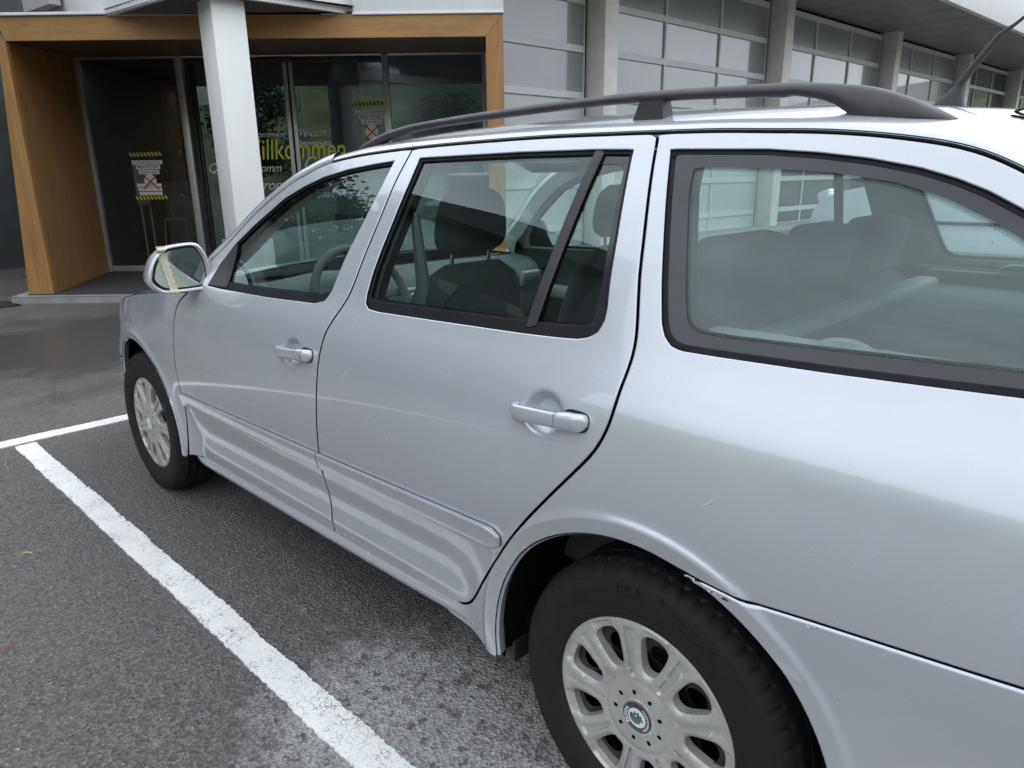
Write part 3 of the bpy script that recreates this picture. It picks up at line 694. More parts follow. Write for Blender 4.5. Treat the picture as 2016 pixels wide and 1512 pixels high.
for z in np.linspace(.24,.66,12):
    y0=float(Yb(-.94,z)); rings.append([(-.985-.10*(1-abs(u)**4)*math.sin(math.pi*(z-.15)/.6),y0*u,z) for u in np.linspace(-1,1,21)])
V,F=loft(rings,False); mk('rear_bumper',V,F,'silver_paint',car)
for side in (1,-1): box('tail_lamp',(-.975,.70*side,.86),(.10,.16,.24),'red_lens',car,bevel=.03,seg=3)
# floor pan
V=[];F=[]
box('floor_pan',(1.25,0,.27),(1.75,1.50,.10),'underbody',car,bevel=.02); box('luggage_floor',(-.55,0,.42),(.75,1.05,.10),'underbody',car,bevel=.02)
box('engine_tray',(2.75,0,.30),(1.0,1.0,.16),'underbody',car,bevel=.02); box('rear_floor',(.1,0,.36),(.9,1.08,.08),'underbody',car,bevel=.02)
box('scuttle_panel',(2.06,0,.90),(.16,1.45,.10),'black_plastic',car,bevel=.02)
# ---- roof rails (rear foot, middle foot, front foot in one sweep)
rt=spline([(1.335,1.413),(1.263,1.436),(1.164,1.459),(1.07,1.4715),(.978,1.479),(.724,1.490),(.386,1.4975),(.184,1.4965),(-.016,1.4895),(-.084,1.4855),(-.174,1.4735),(-.216,1.463),(-.258,1.447),(-.298,1.428),(-.328,1.411)],6)
rbm=spline([(1.335,1.409),(1.263,1.413),(1.192,1.424),(1.09,1.4475),(.973,1.462),(.742,1.472),(.377,1.481),(.176,1.4785),(-.018,1.4695),(-.091,1.460),(-.138,1.446),(-.170,1.424),(-.20,1.408),(-.298,1.404),(-.328,1.403)],6)
for side in (1,-1):
    rings=[]; 
    for t in np.linspace(0,1,90):
        x=1.335-(1.335+.328)*t; zt=float(np.interp(x,rt[::-1,0],rt[::-1,1])); zb=min(float(np.interp(x,rbm[::-1,0],rbm[::-1,1])),zt-.003); zb=zb-.004 if -.05<x<1.1 else zb; h=zt-zb
        yc=float(roof_curve(min(max(x,-.4),1.3))[4][0])*.0+.548-.02*max(0,(x-.9)/.4)**2; wd=.017
        wd*=min(1,.25+ (t/.05)) if t<.05 else (min(1,.25+(1-t)/.05) if t>.95 else 1)
        ring=[]
        for a in np.linspace(0,2*math.pi,16,endpoint=False):
            c,s=math.cos(a),math.sin(a); c=math.copysign(abs(c)**.7,c); s=math.copysign(abs(s)**.85,s); ring.append((x,yc+wd*c-.012*(s>0)*s*.6,zb+h/2+h/2*s))
        rings.append(ring)
    V,F=loft(rings,True,True)
    # three mouldings: front foot, bar, rear foot
    rr_=solid(V,[f for f in F if .0-.012<np.mean([V[i][0] for i in f])<=.985],'rail_plastic','roof_rail',car,side,60)
    for nm,a,b in (('rail_front_foot',.985,9),('rail_rear_foot',-9,-.012)):
        fs=[f for f in F if a<np.mean([V[i][0] for i in f])<=b]; us=sorted({i for f in fs for i in f}); mp={j:i for i,j in enumerate(us)}
        V2=np.array(V,float)[us]; V2[:,1]=.548+(V2[:,1]-.548)*1.03
        solid(V2,[tuple(mp[i] for i in f) for f in fs],'rail_plastic',nm,rr_,side,60)
    V=[(.262,.566,1.437),(.188,.566,1.437),(.188,.525,1.437),(.262,.525,1.437),(.248,.560,1.480),(.193,.560,1.480),(.193,.534,1.480),(.248,.534,1.480)]
    solid(V,[(0,1,5,4),(1,2,6,5),(2,3,7,6),(3,0,4,7)],'black_plastic','rail_middle_foot',rr_,side,20)
# aerial
bm=bmesh.new(); rings=[]
for t in np.linspace(0,1,8): 
    x=-.165-.012*t; rr=(.036*(1-t)**1.2+.011,.018*(1-t)+.009); rings.append([(x+rr[0]*math.cos(a)+.012*(1-t),rr[1]*math.sin(a),1.452+.055*t) for a in np.linspace(0,2*math.pi,14,endpoint=False)])
bm.free(); V,F=loft(rings,True,True); ab=mk('aerial_base',V,F,'black_plastic',car,sharp=50)
tube('aerial_rod',[(-.172,0,1.500),(-.200,0,1.545),(-.238,0,1.600),(-.262,0,1.617),(-.32,0,1.665),(-.36,0,1.70)],[.0085,.0075,.0062,.0035,.003,.0025],'black_plastic',ab,10)
# ------------------------------------------------------------------ wheels
def text_mesh(body,size,shear=0,extrude=0.0,space=1.0,bold=0.0):
    cu=bpy.data.curves.new('t','FONT'); cu.body=body; cu.size=size; cu.shear=shear; cu.extrude=extrude; cu.space_character=space; cu.offset=bold; cu.resolution_u=3
    o=bpy.data.objects.new('t',cu); COL.objects.link(o); bpy.context.view_layer.update()
    me=bpy.data.meshes.new_from_object(o); V=np.array([tuple(q.co) for q in me.vertices]); F=[tuple(p.vertices) for p in me.polygons]
    bpy.data.objects.remove(o); bpy.data.curves.remove(cu); bpy.data.meshes.remove(me); return V,F
WR_=.317
prof=[]
for r,y in [(.200,.070),(.203,.082),(.212,.0895),(.218,.0912),(.222,.0925),(.224,.0918),(.235,.0950),(.250,.0970),(.264,.0975),(.278,.0960),(.2885,.0930),(.2895,.0940),(.2915,.0930),(.300,.0865),(.307,.0785),(.312,.069),(.3145,.060)]: prof.append((r,y,'s'))
for y in (.0545,.0540,.0480,.0475,.030,.0225,.0220,.0150,.0145,.0,): prof.append((.3165 if y not in (.0540,.0480,.0220,.0150) else .3095,y,'t'))
prof=prof+[(r,-y,k_) for r,y,k_ in prof[::-1][1:]]
NS=448; rings=[]
for i in range(NS):
    a=2*math.pi*i/NS; ring=[]
    for r,y,k_ in prof:
        rr=r
        if abs(y)>=.056 and r>.299 and i%8 in (0,1): rr=r-.0045*min(1,(r-.297)/.010)
        if .030<=abs(y)<.0545 and k_=='t' and i%8 in (4,5) and r>.315: rr=r-.003
        z=rr*math.sin(a+ (.02*(abs(y)/.06) if k_=='t' else 0)); x=rr*math.cos(a+(.02*(abs(y)/.06) if k_=='t' else 0))
        ring.append((x,y+(.004*max(0,(-z-.27)/.04) if y>.07 else 0),max(z,-.3095)))
    rings.append(ring)
rings.append(rings[0]); TV,TF=loft(rings,False)
TF=[f[::-1] for f in TF]
# wheel cover: dish with nine openings between grooved double spokes
th0=[18.5+40*k_ for k_ in range(9)]
opn=[(.100,0),(.1015,4.2),(.107,7.4),(.118,9.3),(.136,10.4),(.156,10.8),(.170,10.3),(.1775,8.2),(.1805,4.2),(.181,0)]
def openpoly(t0):
    q=[(r,t0+d) for r,d in opn]+[(r,t0-d) for r,d in opn[::-1][1:-1]]
    P=np.array([(r*math.cos(math.radians(t)),r*math.sin(math.radians(t))) for r,t in q]); return resample(spline(P,4,True),.005,True)
holes_=[openpoly(t) for t in th0]
def cover_h(P):
    r=np.hypot(P[:,0],P[:,1]); t=np.degrees(np.arctan2(P[:,1],P[:,0]))
    h=np.interp(r,[0,.03,.05,.075,.10,.15,.185,.197,.2045,.2075],[.0905,.0905,.0895,.0885,.0875,.0865,.0845,.0845,.0835,.0790])
    h=h-.0035*ss(.073,.078,r)*(1-ss(.078,.086,r))*.5
    d=(t-38.5+20)%40-20                                     # distance from spoke centre line in degrees
    ch=(1-ss(2.85,3.35,np.abs(d)))*ss(.086,.090,r)*(1-ss(.183,.189,r)); h=h-.0060*ch
    dm=np.full(len(P),9.)
    for H in holes_:
        dd=np.min(np.linalg.norm(P[:,None,:]-H[None],axis=2),axis=1); dm=np.minimum(dm,dd)
    h=h-.0060*(1-ss(.000,.0050,dm))
    op=ss(.176,.184,r)*(1-ss(.192,.198,r))*(1-ss(6.5,9.5,np.abs(np.abs(d)-20)*-1+0+20*0+np.abs(np.abs(d)-20)*2)); h=h-.006*op
    h=h+.0018*(ss(.0335,.0345,r)*(1-ss(.0385,.0395,r)))
    return h
a=np.linspace(0,2*math.pi,150,endpoint=False); oc=np.stack([.2075*np.cos(a),.2075*np.sin(a)],1)
extra=[]
for r in np.r_[.02,.0338,.0345,.0383,.0393,.045,.055,.065,.073,.0765,.080,.0855,.0905,np.arange(.094,.1825,.0045),.1835,.189,.1925,.198,.202,.2052]:
    n=max(12,int(2*math.pi*r/.0045)); t=np.linspace(0,2*math.pi,n,endpoint=False); extra.append(np.stack([r*np.cos(t),r*np.sin(t)],1))
for k_ in range(9):
    for d in (-3.4,-3.1,-2.8,2.8,3.1,3.4):
        t=math.radians(38.5+40*k_+d); rr=np.arange(.084,.192,.004); extra.append(np.stack([rr*math.cos(t),rr*math.sin(t)],1))
P,T,Bd=cdt(oc,holes_,.5,0,np.vstack(extra))
hv=cover_h(P); CV=[(x,h,z) for (x,z),h in zip(P,hv)]; CF=[]
for t in T:
    a_,b_,c2=P[t]
    CF.append(tuple(t[::-1]) if (b_[0]-a_[0])*(c2[1]-a_[1])-(b_[1]-a_[1])*(c2[0]-a_[0])>0 else tuple(t))
for li,b in enumerate(Bd):
    s=len(CV); n=len(b)
    for i in b: x,y,z=CV[i]; CV.append((x,y-(.020 if li else .012),z))
    for i in range(n): j=(i+1)%n; CF.append((b[i],b[j],s+j,s+i))
def disc(r,y,n=40,cx=0,cz=0): return [(cx+r*math.cos(t),y,cz+r*math.sin(t)) for t in np.linspace(0,2*math.pi,n,endpoint=False)]
# steel wheel behind it
sp=[]; a=np.linspace(0,2*math.pi,60,endpoint=False); so=np.stack([.196*np.cos(a),.196*np.sin(a)],1)
sh=[np.array([(.140*math.cos(math.radians(t+3))+.024*math.cos(q),.140*math.sin(math.radians(t+3))+.024*math.sin(q)) for q in np.linspace(0,2*math.pi,20,endpoint=False)]) for t in th0]
P2,T2,B2=cdt(so,sh,.016)
SV=[(x,.052-.02*math.exp(-((math.hypot(x,z)-.14)/.03)**2)*0+.012*math.cos(math.hypot(x,z)*40),z) for x,z in P2]; SF=[tuple(t[::-1]) for t in T2]
s=len(SV); SV+=disc(.199,.06,60)+disc(.199,-.08,60)+disc(.10,-.02,60)
for i in range(60): j=(i+1)%60; SF+=[(s+i,s+j,s+60+j,s+60+i),(s+60+i,s+60+j,s+120+j,s+120+i)]
SF.append(tuple(s+120+i for i in range(60)))
def bend(V,R0,a0,y):
    return [(( R0+v[1])*math.cos(math.radians(a0)+v[0]/R0),y+v[2],(R0+v[1])*math.sin(math.radians(a0)+v[0]/R0)) for v in V]
def make_wheel():
    w_=mk('wheel',SV,SF,'steel_black',car,sharp=40)
    mk('tyre',TV,TF,'tyre_rubber',w_,sharp=32); mk('wheel_cover',CV,CF,'wheel_cover',w_,sharp=42)
    LV=[];LF=[]
    for body,R0,a0,size in (('ESA',.261,77.5,.034),('+',.277,97.5,.022),('TECAR',.257,104.0,.028),('ESA',.261,257.5,.034),('+',.277,277.5,.022),('TECAR',.257,284.0,.028)):
        V,F=text_mesh(body,size,0,.0006,1.15,.0004); V=[(v[0],v[1],v[2]) for v in V]; s=len(LV)
        LV+=bend(V,R0,a0,.0974); LF+=[tuple(i+s for i in f) for f in F]
    o=mk('tyre_lettering',LV,LF,'letter_rubber',w_,False); o['kind']='stuff'
    # fan of fine raised ribs on the sidewall
    RV=[];RF=[]
    for base in (48,168,228,318):
        for k_ in range(15):
            a0=math.radians(base+k_*1.5); r0=.238+.0006*k_; r1=r0+.030-.0012*k_; s=len(RV); da=.0020
            for r,y in ((r0,.0958),(r1,.0976)):
                for d in (-da,da): RV.append((r*math.cos(a0+d+(.05 if r==r1 else 0)),y+.0006,r*math.sin(a0+d+(.05 if r==r1 else 0))))
            RF.append((s,s+1,s+3,s+2))
    o=mk('sidewall_ribs',RV,RF,'letter_rubber',w_,False); o['kind']='stuff'
    em=mk('wheel_emblem',disc(.0325,.0925),[tuple(range(39,-1,-1))],'emblem_black',w_,False)
    def flat(name,V,F,mat): return mk(name,V,F,mat,w_,False)
    flat('emblem_field',disc(.0208,.0930),[tuple(range(39,-1,-1))],'emblem_white')
    # green winged-arrow mark: body, wing and head, drawn as one flat shape
    G=[(-.013,-.012),(-.017,-.002),(-.013,.007),(-.004,.013),(.002,.010),(.006,.016),(.008,.008),(.013,.004),(.009,.000),(.014,-.006),(.006,-.006),(.009,-.013),(.001,-.010),(-.004,-.017)]
    G=[(x*math.cos(2.2)-z*math.sin(2.2),x*math.sin(2.2)+z*math.cos(2.2)) for x,z in G]
    P3,T3,_=cdt(np.array(G)[::-1] if area(np.array(G))<0 else np.array(G),[],.05); 
    flat('emblem_arrow',[(x,.0933,z) for x,z in P3],[tuple(t) for t in T3],'emblem_green')
    mk('emblem_eye',disc(.0022,.0936,12,.002,.004),[tuple(range(11,-1,-1))],'emblem_white',w_,False)
    V,F=text_mesh('ŠKODA',.0095,0,.0001,1.1,.0003); flat('emblem_lettering',bend(V,.0232,-48+0,.0931),F,'emblem_white')
    LV=[];LF=[]
    for k_ in range(13):                                     # laurel leaves on the other side of the ring
        t=math.radians(120+k_*9); s=len(LV)
        for dr,dt in ((-.003,0),(0,.07),(.003,.0),(0,-.07)): LV.append(((.0266+dr)*math.cos(t+dt),.0931,(.0266+dr)*math.sin(t+dt)))
        LF.append((s,s+1,s+2,s+3))
    flat('emblem_laurel',LV,LF,'emblem_white')
    LV=[];LF=[]
    for k_ in range(9):
        t=math.radians(38.5+40*k_); s=len(LV); c,sn=math.cos(t),math.sin(t)
        for dr,dw in ((-.0045,-.0038),(-.0045,.0038),(.0045,.0038),(.0045,-.0038)): r=.0535+dr; LV.append((r*c-dw*sn,.0899,r*sn+dw*c))
        LF.append((s+3,s+2,s+1,s))
    o=mk('cover_slots',LV,LF,'gap_dark',w_,False); o['kind']='stuff'
    return w_
def kids(o): return [c for c in bpy.data.objects if c.parent is o]
wh=make_wheel(); wkids=kids(wh)
wh.location=(0,.757,.31)
for loc,rz,dt in (((XF,.770,.31),0,.35),((0,-.757,.31),math.pi,.6),((XF,-.770,.31),math.pi,.2)):
    w2=wh.copy(); COL.objects.link(w2); w2.location=loc; w2.rotation_euler=(0,0,rz)
    for ch in wkids:
        c2=ch.copy(); COL.objects.link(c2); c2.parent=w2; c2.matrix_parent_inverse=Matrix.Identity(4)
        if not ch.name.startswith('tyre') or 'lettering' in ch.name: c2.rotation_euler=(0,dt,0)
# ------------------------------------------------------------------ door mirrors
mo=[(1.002,1.030),(.991,1.062),(.973,1.092),(.945,1.117),(.915,1.126),(.846,1.130),(.822,1.114),(.806,1.078),(.800,1.040),(.803,.994),(.815,.974),(.838,.966),(.950,.965),(.985,.980),(1.004,1.004)]
MO=resample(spline(mo,5,True),.008,True); MCx,MCz=.90,1.047
def mpt(y,z,d): return (1.872+d+.10*(y-.9),y,z)
for side in (1,-1):
    rings=[]
    for d,s_,sh_ in ((.012,.86,0),(.004,.88,0),(.0,.93,0),(.003,.985,0),(.010,1.0,0),(.030,1.0,0),(.055,.96,.0),(.080,.86,-.004),(.100,.66,-.010),(.110,.36,-.016),(.112,.02,-.02)):
        rings.append([mpt(MCx+sh_*-1+(y-MCx)*s_,MCz+(z-MCz)*s_,d) for y,z in MO])
    V,F=loft(rings,True); mh=solid(V,F,'silver_paint','door_mirror',car,side,60)
    IN=MCx+(MO[:,0]-MCx)*.868, MCz+(MO[:,1]-MCz)*.868
    V,F=loft([[mpt(y,z,.0115) for y,z in zip(*IN)],[mpt(MCx+(y-MCx)*.955,MCz+(z-MCz)*.945,.020) for y,z in zip(*IN)],[mpt(MCx+(y-MCx)*.93,MCz+(z-MCz)*.93,.024) for y,z in zip(*IN)]],True); F=F+[tuple(2*len(MO)+i for i in range(len(MO)))]
    solid(V,F,'black_plastic','mirror_bezel',mh,side,40)
    V=[mpt(MCx-.004+(y-MCx)*.915,MCz+(z-MCz)*.915,.0150+.0) for y,z in zip(*IN)]; solid(V,[tuple(range(len(V)))],'mirror_glass','mirror_glass',mh,side)
    V=[(1.86,.775,1.02),(1.90,.775,1.02),(1.90,.775,.985),(1.86,.775,.985),(1.885,.83,1.055),(1.925,.83,1.055),(1.925,.83,.972),(1.885,.83,.972)]
    solid(V,[(0,1,5,4),(1,2,6,5),(2,3,7,6),(3,0,4,7)],'black_plastic','mirror_foot',mh,side,20)
    if side>0:
        # strip of masking tape holding the broken glass, wrinkled, wrapped over both rims
        rings=[]
        for i,t in enumerate(np.linspace(-.06,1.06,34)):
            y=.953-.028*t; z=1.116-.150*t; wv=.0016*math.sin(i*2.3)+.0012*math.sin(i*5.1); d=.0125 if .07<t<.93 else -.003
            if t<.0 or t>1.0: d=.004
            rings.append([mpt(y+dy+wv,z,d-.0012-.0008*math.sin(i*1.7+dy*300)) for dy in (.0125,.006,0,-.006,-.0125)])
        V,F=loft(rings,False); mk('tape_strip',V,F,'masking_tape',mh,sharp=40)
# ------------------------------------------------------------------ interior
def cushion(name,c,s,mat,parent,tilt=0,bev=.05,seg=4):
    return box(name,c,s,mat,parent,rot=Matrix.Rotation(tilt,4,'Y'),bevel=bev,seg=seg)
def front_seat(y):
    st=cushion('front_seat',(1.30,y,.50),(.52,.50,.17),'seat_cloth',car,-.06,.06)
    # backrest: tapered rounded shield
    rings=[]
    for t in np.linspace(0,1,15):
        wv=.235*(1-.28*max(0,(t-.55)/.45)**2.2); dp=.075*(1-.35*t); e=math.sqrt(max(.02,1-max(0,(t-.86)/.15)**2)); x=1.13-.155*t; z=.50+.585*t
        rings.append([(x+dp*e*math.copysign(abs(math.cos(a))**.6,math.cos(a)),y+wv*(e*.55+.45)*math.copysign(abs(math.sin(a))**.6,math.sin(a)),z) for a in np.linspace(0,2*math.pi,28,endpoint=False)])
    V,F=loft(rings,True,True); mk('backrest',V,F,'seat_cloth',st,sharp=60)
    rings=[]
    for t in np.linspace(0,1,11):
        e=math.sqrt(max(.03,1-abs(2*t-1)**3.2)); wv=.138*(1-.20*t)*(.62+.38*e); dp=.048*e; x=.985-.02*t; z=1.115+.185*t
        rings.append([(x+dp*math.copysign(abs(math.cos(a))**.6,math.cos(a)),y+wv*math.copysign(abs(math.sin(a))**.55,math.sin(a)),z) for a in np.linspace(0,2*math.pi,26,endpoint=False)])
    V,F=loft(rings,True,True); mk('headrest',V,F,'seat_cloth',st,sharp=60)
    for d in (-.075,.075): tube('headrest_post',[(.985,y+d,1.02),(.983,y+d,1.16)],.006,'chrome',st,8)
front_seat(.37); front_seat(-.37)
rs=cushion('rear_seat',(.42,0,.50),(.50,1.28,.18),'seat_cloth',car,-.06,.06)
for c,wd in ((.245,.80),(-.43,.50)): cushion('backrest',(.175,c-.0,.765),(.15,wd-.012,.56),'seat_cloth',rs,-.30,.05)
for y in (.40,.0,-.40):
    cushion('headrest',(.085,y,1.130),(.095,.30 if y else .24,.165),'seat_cloth',rs,-.18,.030)
    for d in (-.07,.07): tube('headrest_post',[(.115,y+d,.98),(.095,y+d,1.09)],.006,'chrome',rs,8)
for a,b in (((.055,.399,1.145),(.055,.427,1.073)),((.055,-.399,1.134),(.055,-.329,1.068))): tube('belt_guide',[a,b],.0035,'chrome',rs,6)
cs=box('luggage_cover_cassette',(-.02,0,1.005),(.070,1.18,.05),'trim_mid',car,bevel=.018,seg=3)
rings=[[(x,y,1.008-.018*math.sin(math.pi*(y+.6)/1.2)*ss(-.1,-.4,x)) for y in np.linspace(-.62,.62,17)] for x in np.linspace(-.05,-.86,12)]
V,F=loft(rings,False); mk('luggage_cover',V,F,'trim_dark',car)
for side in (1,-1):
    box('luggage_side_trim',(-.40,.665*side,.975),(.80,.11,.15),'trim_mid',car,bevel=.02)
    V=[];F=[]
    for k_ in range(7): 
        y=.600+.010*k_; s=len(V); V+=[(.02,y*side,1.0515),(-.80,y*side,1.0515),(-.80,(y+.004)*side,1.0515),(.02,(y+.004)*side,1.0515),(.02,(y+.002)*side,1.055),(-.80,(y+.002)*side,1.055)]; F+=[(s,s+1,s+5,s+4),(s+4,s+5,s+2,s+3)]
    o=mk('trim_grooves',V,F,'trim_mid',car,False); o['kind']='stuff'
    V,F=loft([[(-.235+r*math.cos(a),.640*side+.03*h,1.052+.030*h*0+r*.45*math.sin(a)*1.0) for a in np.linspace(0,math.pi,12)] for r,h in ((.050,0),(.046,.2),(.040,.3),(.002,.3))],False); mk('speaker_grille',V,F,'trim_mid',car,sharp=40)
# dashboard
rings=[]
for y in np.linspace(-.72,.72,33):
    hb=.035*math.exp(-((y-.37)/.16)**2); e=1-.10*abs(y/.72)**4
    rings.append([(1.70,y,.62),(1.66,y,.74),(1.69-.02*hb*10,y,.86),(1.72-.3*hb,y,.925+hb*.7),(1.77-.2*hb,y,.952+hb),(1.86,y,.965+hb*.6),(2.00*e,y,.955),(2.10*e,y,.93),(2.10*e,y,.6)])
V,F=loft(rings,False); db=mk('dashboard',V,F,'trim_dark',car,sharp=45)
box('centre_console',(1.62,0,.72),(.12,.26,.34),'trim_mid',car,rot=Matrix.Rotation(-.25,4,'Y'),bevel=.02)
for y in (-.07,.07,-.62,.62):
    vb=box('air_vent',(1.672,y,.87),(.03,.12,.075),'trim_mid',db,rot=Matrix.Rotation(-.2,4,'Y'),bevel=.012)
    for k_ in range(4): box('vent_slat',(1.658,y,.848+.014*k_),(.012,.10,.003),'rubber_seal',vb,bevel=0)
V=[];F=[]
R1,R2=.187,.0165
Tm=Matrix.Translation((1.585,.37,.915))@Matrix.Rotation(math.radians(-64),4,'Y')
for i in range(48):
    a=2*math.pi*i/48
    for j in range(10):
        b=2*math.pi*j/10; q=Tm@Vector(((R1+R2*math.cos(b))*math.cos(a),(R1+R2*math.cos(b))*math.sin(a),R2*math.sin(b))); V.append(tuple(q))
for i in range(48):
    for j in range(10): F.append((i*10+j,((i+1)%48)*10+j,((i+1)%48)*10+(j+1)%10,i*10+(j+1)%10))
sw=mk('steering_wheel',V,F,'trim_dark',car)
bm=bmesh.new(); add_box(bm,(0,0,-.015),(.12,.15,.05),None,.02,3)
for a in (0,math.pi/2,math.pi*1.5): add_box(bm,(.10*math.cos(a),.10*math.sin(a),-.01),(.16 if a==0 else .03,.03 if a==0 else .16,.016),None,.004)
for q in bm.verts: q.co=Tm@q.co
from_bm('wheel_hub',bm,'trim_dark',sw)
tube('steering_column',[(1.60,.37,.905),(1.75,.37,.84)],.04,'trim_dark',car,12)
box('rear_view_mirror',(1.40,0,1.315),(.025,.23,.065),'black_plastic',car,rot=Matrix.Rotation(.1,4,'Z'),bevel=.012,seg=3)
for s in (1,-1): box('sun_visor',(1.30,.36*s,1.375),(.02,.36,.13),'trim_light',car,rot=Matrix.Rotation(1.2,4,'Y'),bevel=.008)
for s in (1,-1): tube('seat_belt',[(.88,.655*s,1.25),(.93,.60*s,1.05),(1.05,.58*s,.8)],[.012,.02,.02],'trim_mid',car,6)
# beads of rain water still on the paint
V=[];F=[]
def bead(x,z,r,fn=Y):
    n=NRM(np.array([x]),np.array([z]))[0]; y=float(fn(x,z)); t=np.cross(n,[0,0,1]); t/=np.linalg.norm(t); b=np.cross(n,t); s=len(V)
    for k_,(rr,h) in enumerate(((1,0),(.86,.28),(.5,.5))):
        for i in range(9): a=2*math.pi*i/9; V.append(np.array([x,y,z])+r*rr*(t*math.cos(a)*(1+.1*math.sin(i))+b*math.sin(a)*1.15)+n*r*h*.75)
    V.append(np.array([x,y,z])+n*r*.42)
    for k_ in range(2):
        for i in range(9): j=(i+1)%9; F.append((s+k_*9+i,s+k_*9+j,s+k_*9+9+j,s+k_*9+9+i))
    for i in range(9): F.append((s+18+i,s+18+(i+1)%9,s+27))
cnt=0
def okbead(x,z):
    q=np.array([[x,z]])
    return (inside(q,FD)[0] or inside(q,RD)[0] or inside(q,QP)[0]) and not (inside(q,offset(WF,-.008))[0] or inside(q,offset(WR,-.008))[0] or inside(q,offset(WQ,-.008))[0])
while cnt<120:
    c=random.choice([(.98,.95,.05,.10),(.95,1.15,.05,.15),(.12,1.15,.03,.14),(.2,.97,.14,.05),(.6,1.40,.3,.012),(.95,.85,.08,.10),(.15,1.39,.06,.012)])
    x=random.gauss(c[0],c[2]); z=random.gauss(c[1],c[3])
    if .5<z<1.41 and okbead(x,z): bead(x,z,random.choice([.0006,.0008,.001,.0012,.0014])); cnt+=1
for i in range(16): x=random.uniform(.15,.30); z=.893+random.uniform(-.012,.014); 
o=mk('rain_beads',V,F,'silver_paint',car); o['kind']='stuff'

simple('bare_scratch',(.74,.76,.78),.45,var=.05)
def scratch(pts,wd,name='scratch'):
    q=spline(pts,6); V=[];F=[]
    for i,(x,z) in enumerate(q):
        t=q[min(i+1,len(q)-1)]-q[max(i-1,0)]; t/=max(np.linalg.norm(t),1e-9); n=np.array([-t[1],t[0]])*wd*(.35+.65*math.sin(math.pi*(i+.5)/len(q)))
        for s_ in (1,-1): a=np.array([x,z])+n*s_; V.append((a[0],float(Y(a[0],a[1]))+.0006,a[1]))
    F=[(2*i,2*i+1,2*i+3,2*i+2) for i in range(len(q)-1)]
    mk(name,V,F,'bare_scratch',car,True)
for pts,wd in (([(-.1196,.8144),(-.1336,.8257),(-.1454,.837)],.0005),([(1.496,.6442),(1.475,.6262),(1.4698,.6062)],.0010),([(1.4522,.659),(1.4673,.6279)],.0007),([(.9421,.8304),(.9024,.8642)],.0005),([(2.267,.807),(2.2247,.7871)],.0007)): scratch(pts,wd)
# chipped paint on the upper edge of the rear bumper
for x0,x1,k_ in ((-.150,-.195,9),(-.312,-.330,4)):
    for i in range(k_):
        x=random.uniform(x1,x0); z=float(np.interp(-x,[.128,.177,.223,.323,.577],[.684,.682,.682,.692,.714]))-.0035-random.uniform(0,.004); r=random.uniform(.0010,.0026)
        V=[(x+r*1.6*math.cos(t),float(Y(x+r*1.6*math.cos(t),z))+.0049,z+r*math.sin(t)*random.uniform(.5,1)) for t in np.linspace(0,2*math.pi,7,endpoint=False)]
        mk('paint_chip',V,[tuple(range(6,-1,-1))],'tape_black' if i%3 else 'bare_scratch',car,False)
# ------------------------------------------------------------------ ground, markings
V=[];F=[]
gs=[-900,-200,-60,-20,-8,-4,-2,0,2,4,6,8,12,20,60,200,900]
for x in gs:
    for y in gs: V.append((x,y,0))
n=len(gs)
for i in range(n-1):
    for j in range(n-1): F.append((i*n+j,(i+1)*n+j,(i+1)*n+j+1,i*n+j+1))
gr=struct(mk('ground',V,F,'asphalt',None,False)); gr.data.materials.append(MATS['hill_meadow']); gr.data.polygons.foreach_set('material_index',[0 if max(abs(np.mean([V[i][0] for i in f])),abs(np.mean([V[i][1] for i in f])))<45 else 1 for f in F])
def marking(name,p0,p1,wd,step=.008):
    p0=np.array(p0);p1=np.array(p1); Ld=np.linalg.norm(p1-p0); d=(p1-p0)/Ld; nr=np.array([-d[1],d[0]]); k=max(2,int(Ld/step)); V=[];F=[]; j0=j1=0
    for i in range(k+1):
        j0=.96*j0+random.gauss(0,.0007); j1=.96*j1+random.gauss(0,.0007); q=p0+d*Ld*i/k
        a=q+nr*(wd/2+j0+random.gauss(0,.0018)); b=q-nr*(wd/2+j1+random.gauss(0,.0018)); V+=[(a[0],a[1],.0045),(b[0],b[1],.0045),(a[0],a[1],.0),(b[0],b[1],.0)]
    for i in range(k):
        s=4*i; F+=[(s,s+1,s+5,s+4),(s+2,s,s+4,s+6),(s+1,s+3,s+7,s+5)]
    return struct(mk(name,V,F,'road_paint',None,False))
marking('parking_line',(-3.2,1.036),(3.675,1.150),.096)
marking('parking_line',(3.735,-3.6),(3.755,.50),.105); marking('parking_line',(3.755,.50),(3.80,6.2),.105)
marking('parking_line',(-3.2,-1.46),(3.67,-1.38),.10)
# small litter on the bay: a dry grass blade, twig and two leaf scraps
for (x,y,r,mt,nm,lb) in ((2.30,1.42,.5,'tape_yellow','grass_blade','dry yellow grass blade lying left of the white bay line'),(1.72,1.60,1.9,'sign_red','leaf_scrap','tiny red leaf scrap lying on the asphalt left of the bay line')):
    o=tube(nm,[(x,y,.007),(x+.02*math.cos(r),y+.02*math.sin(r),.012),(x+.045*math.cos(r+.4),y+.045*math.sin(r+.4),.007)],[.0008,.0016,.0006],mt,None,5); tag(o,lb,'litter')

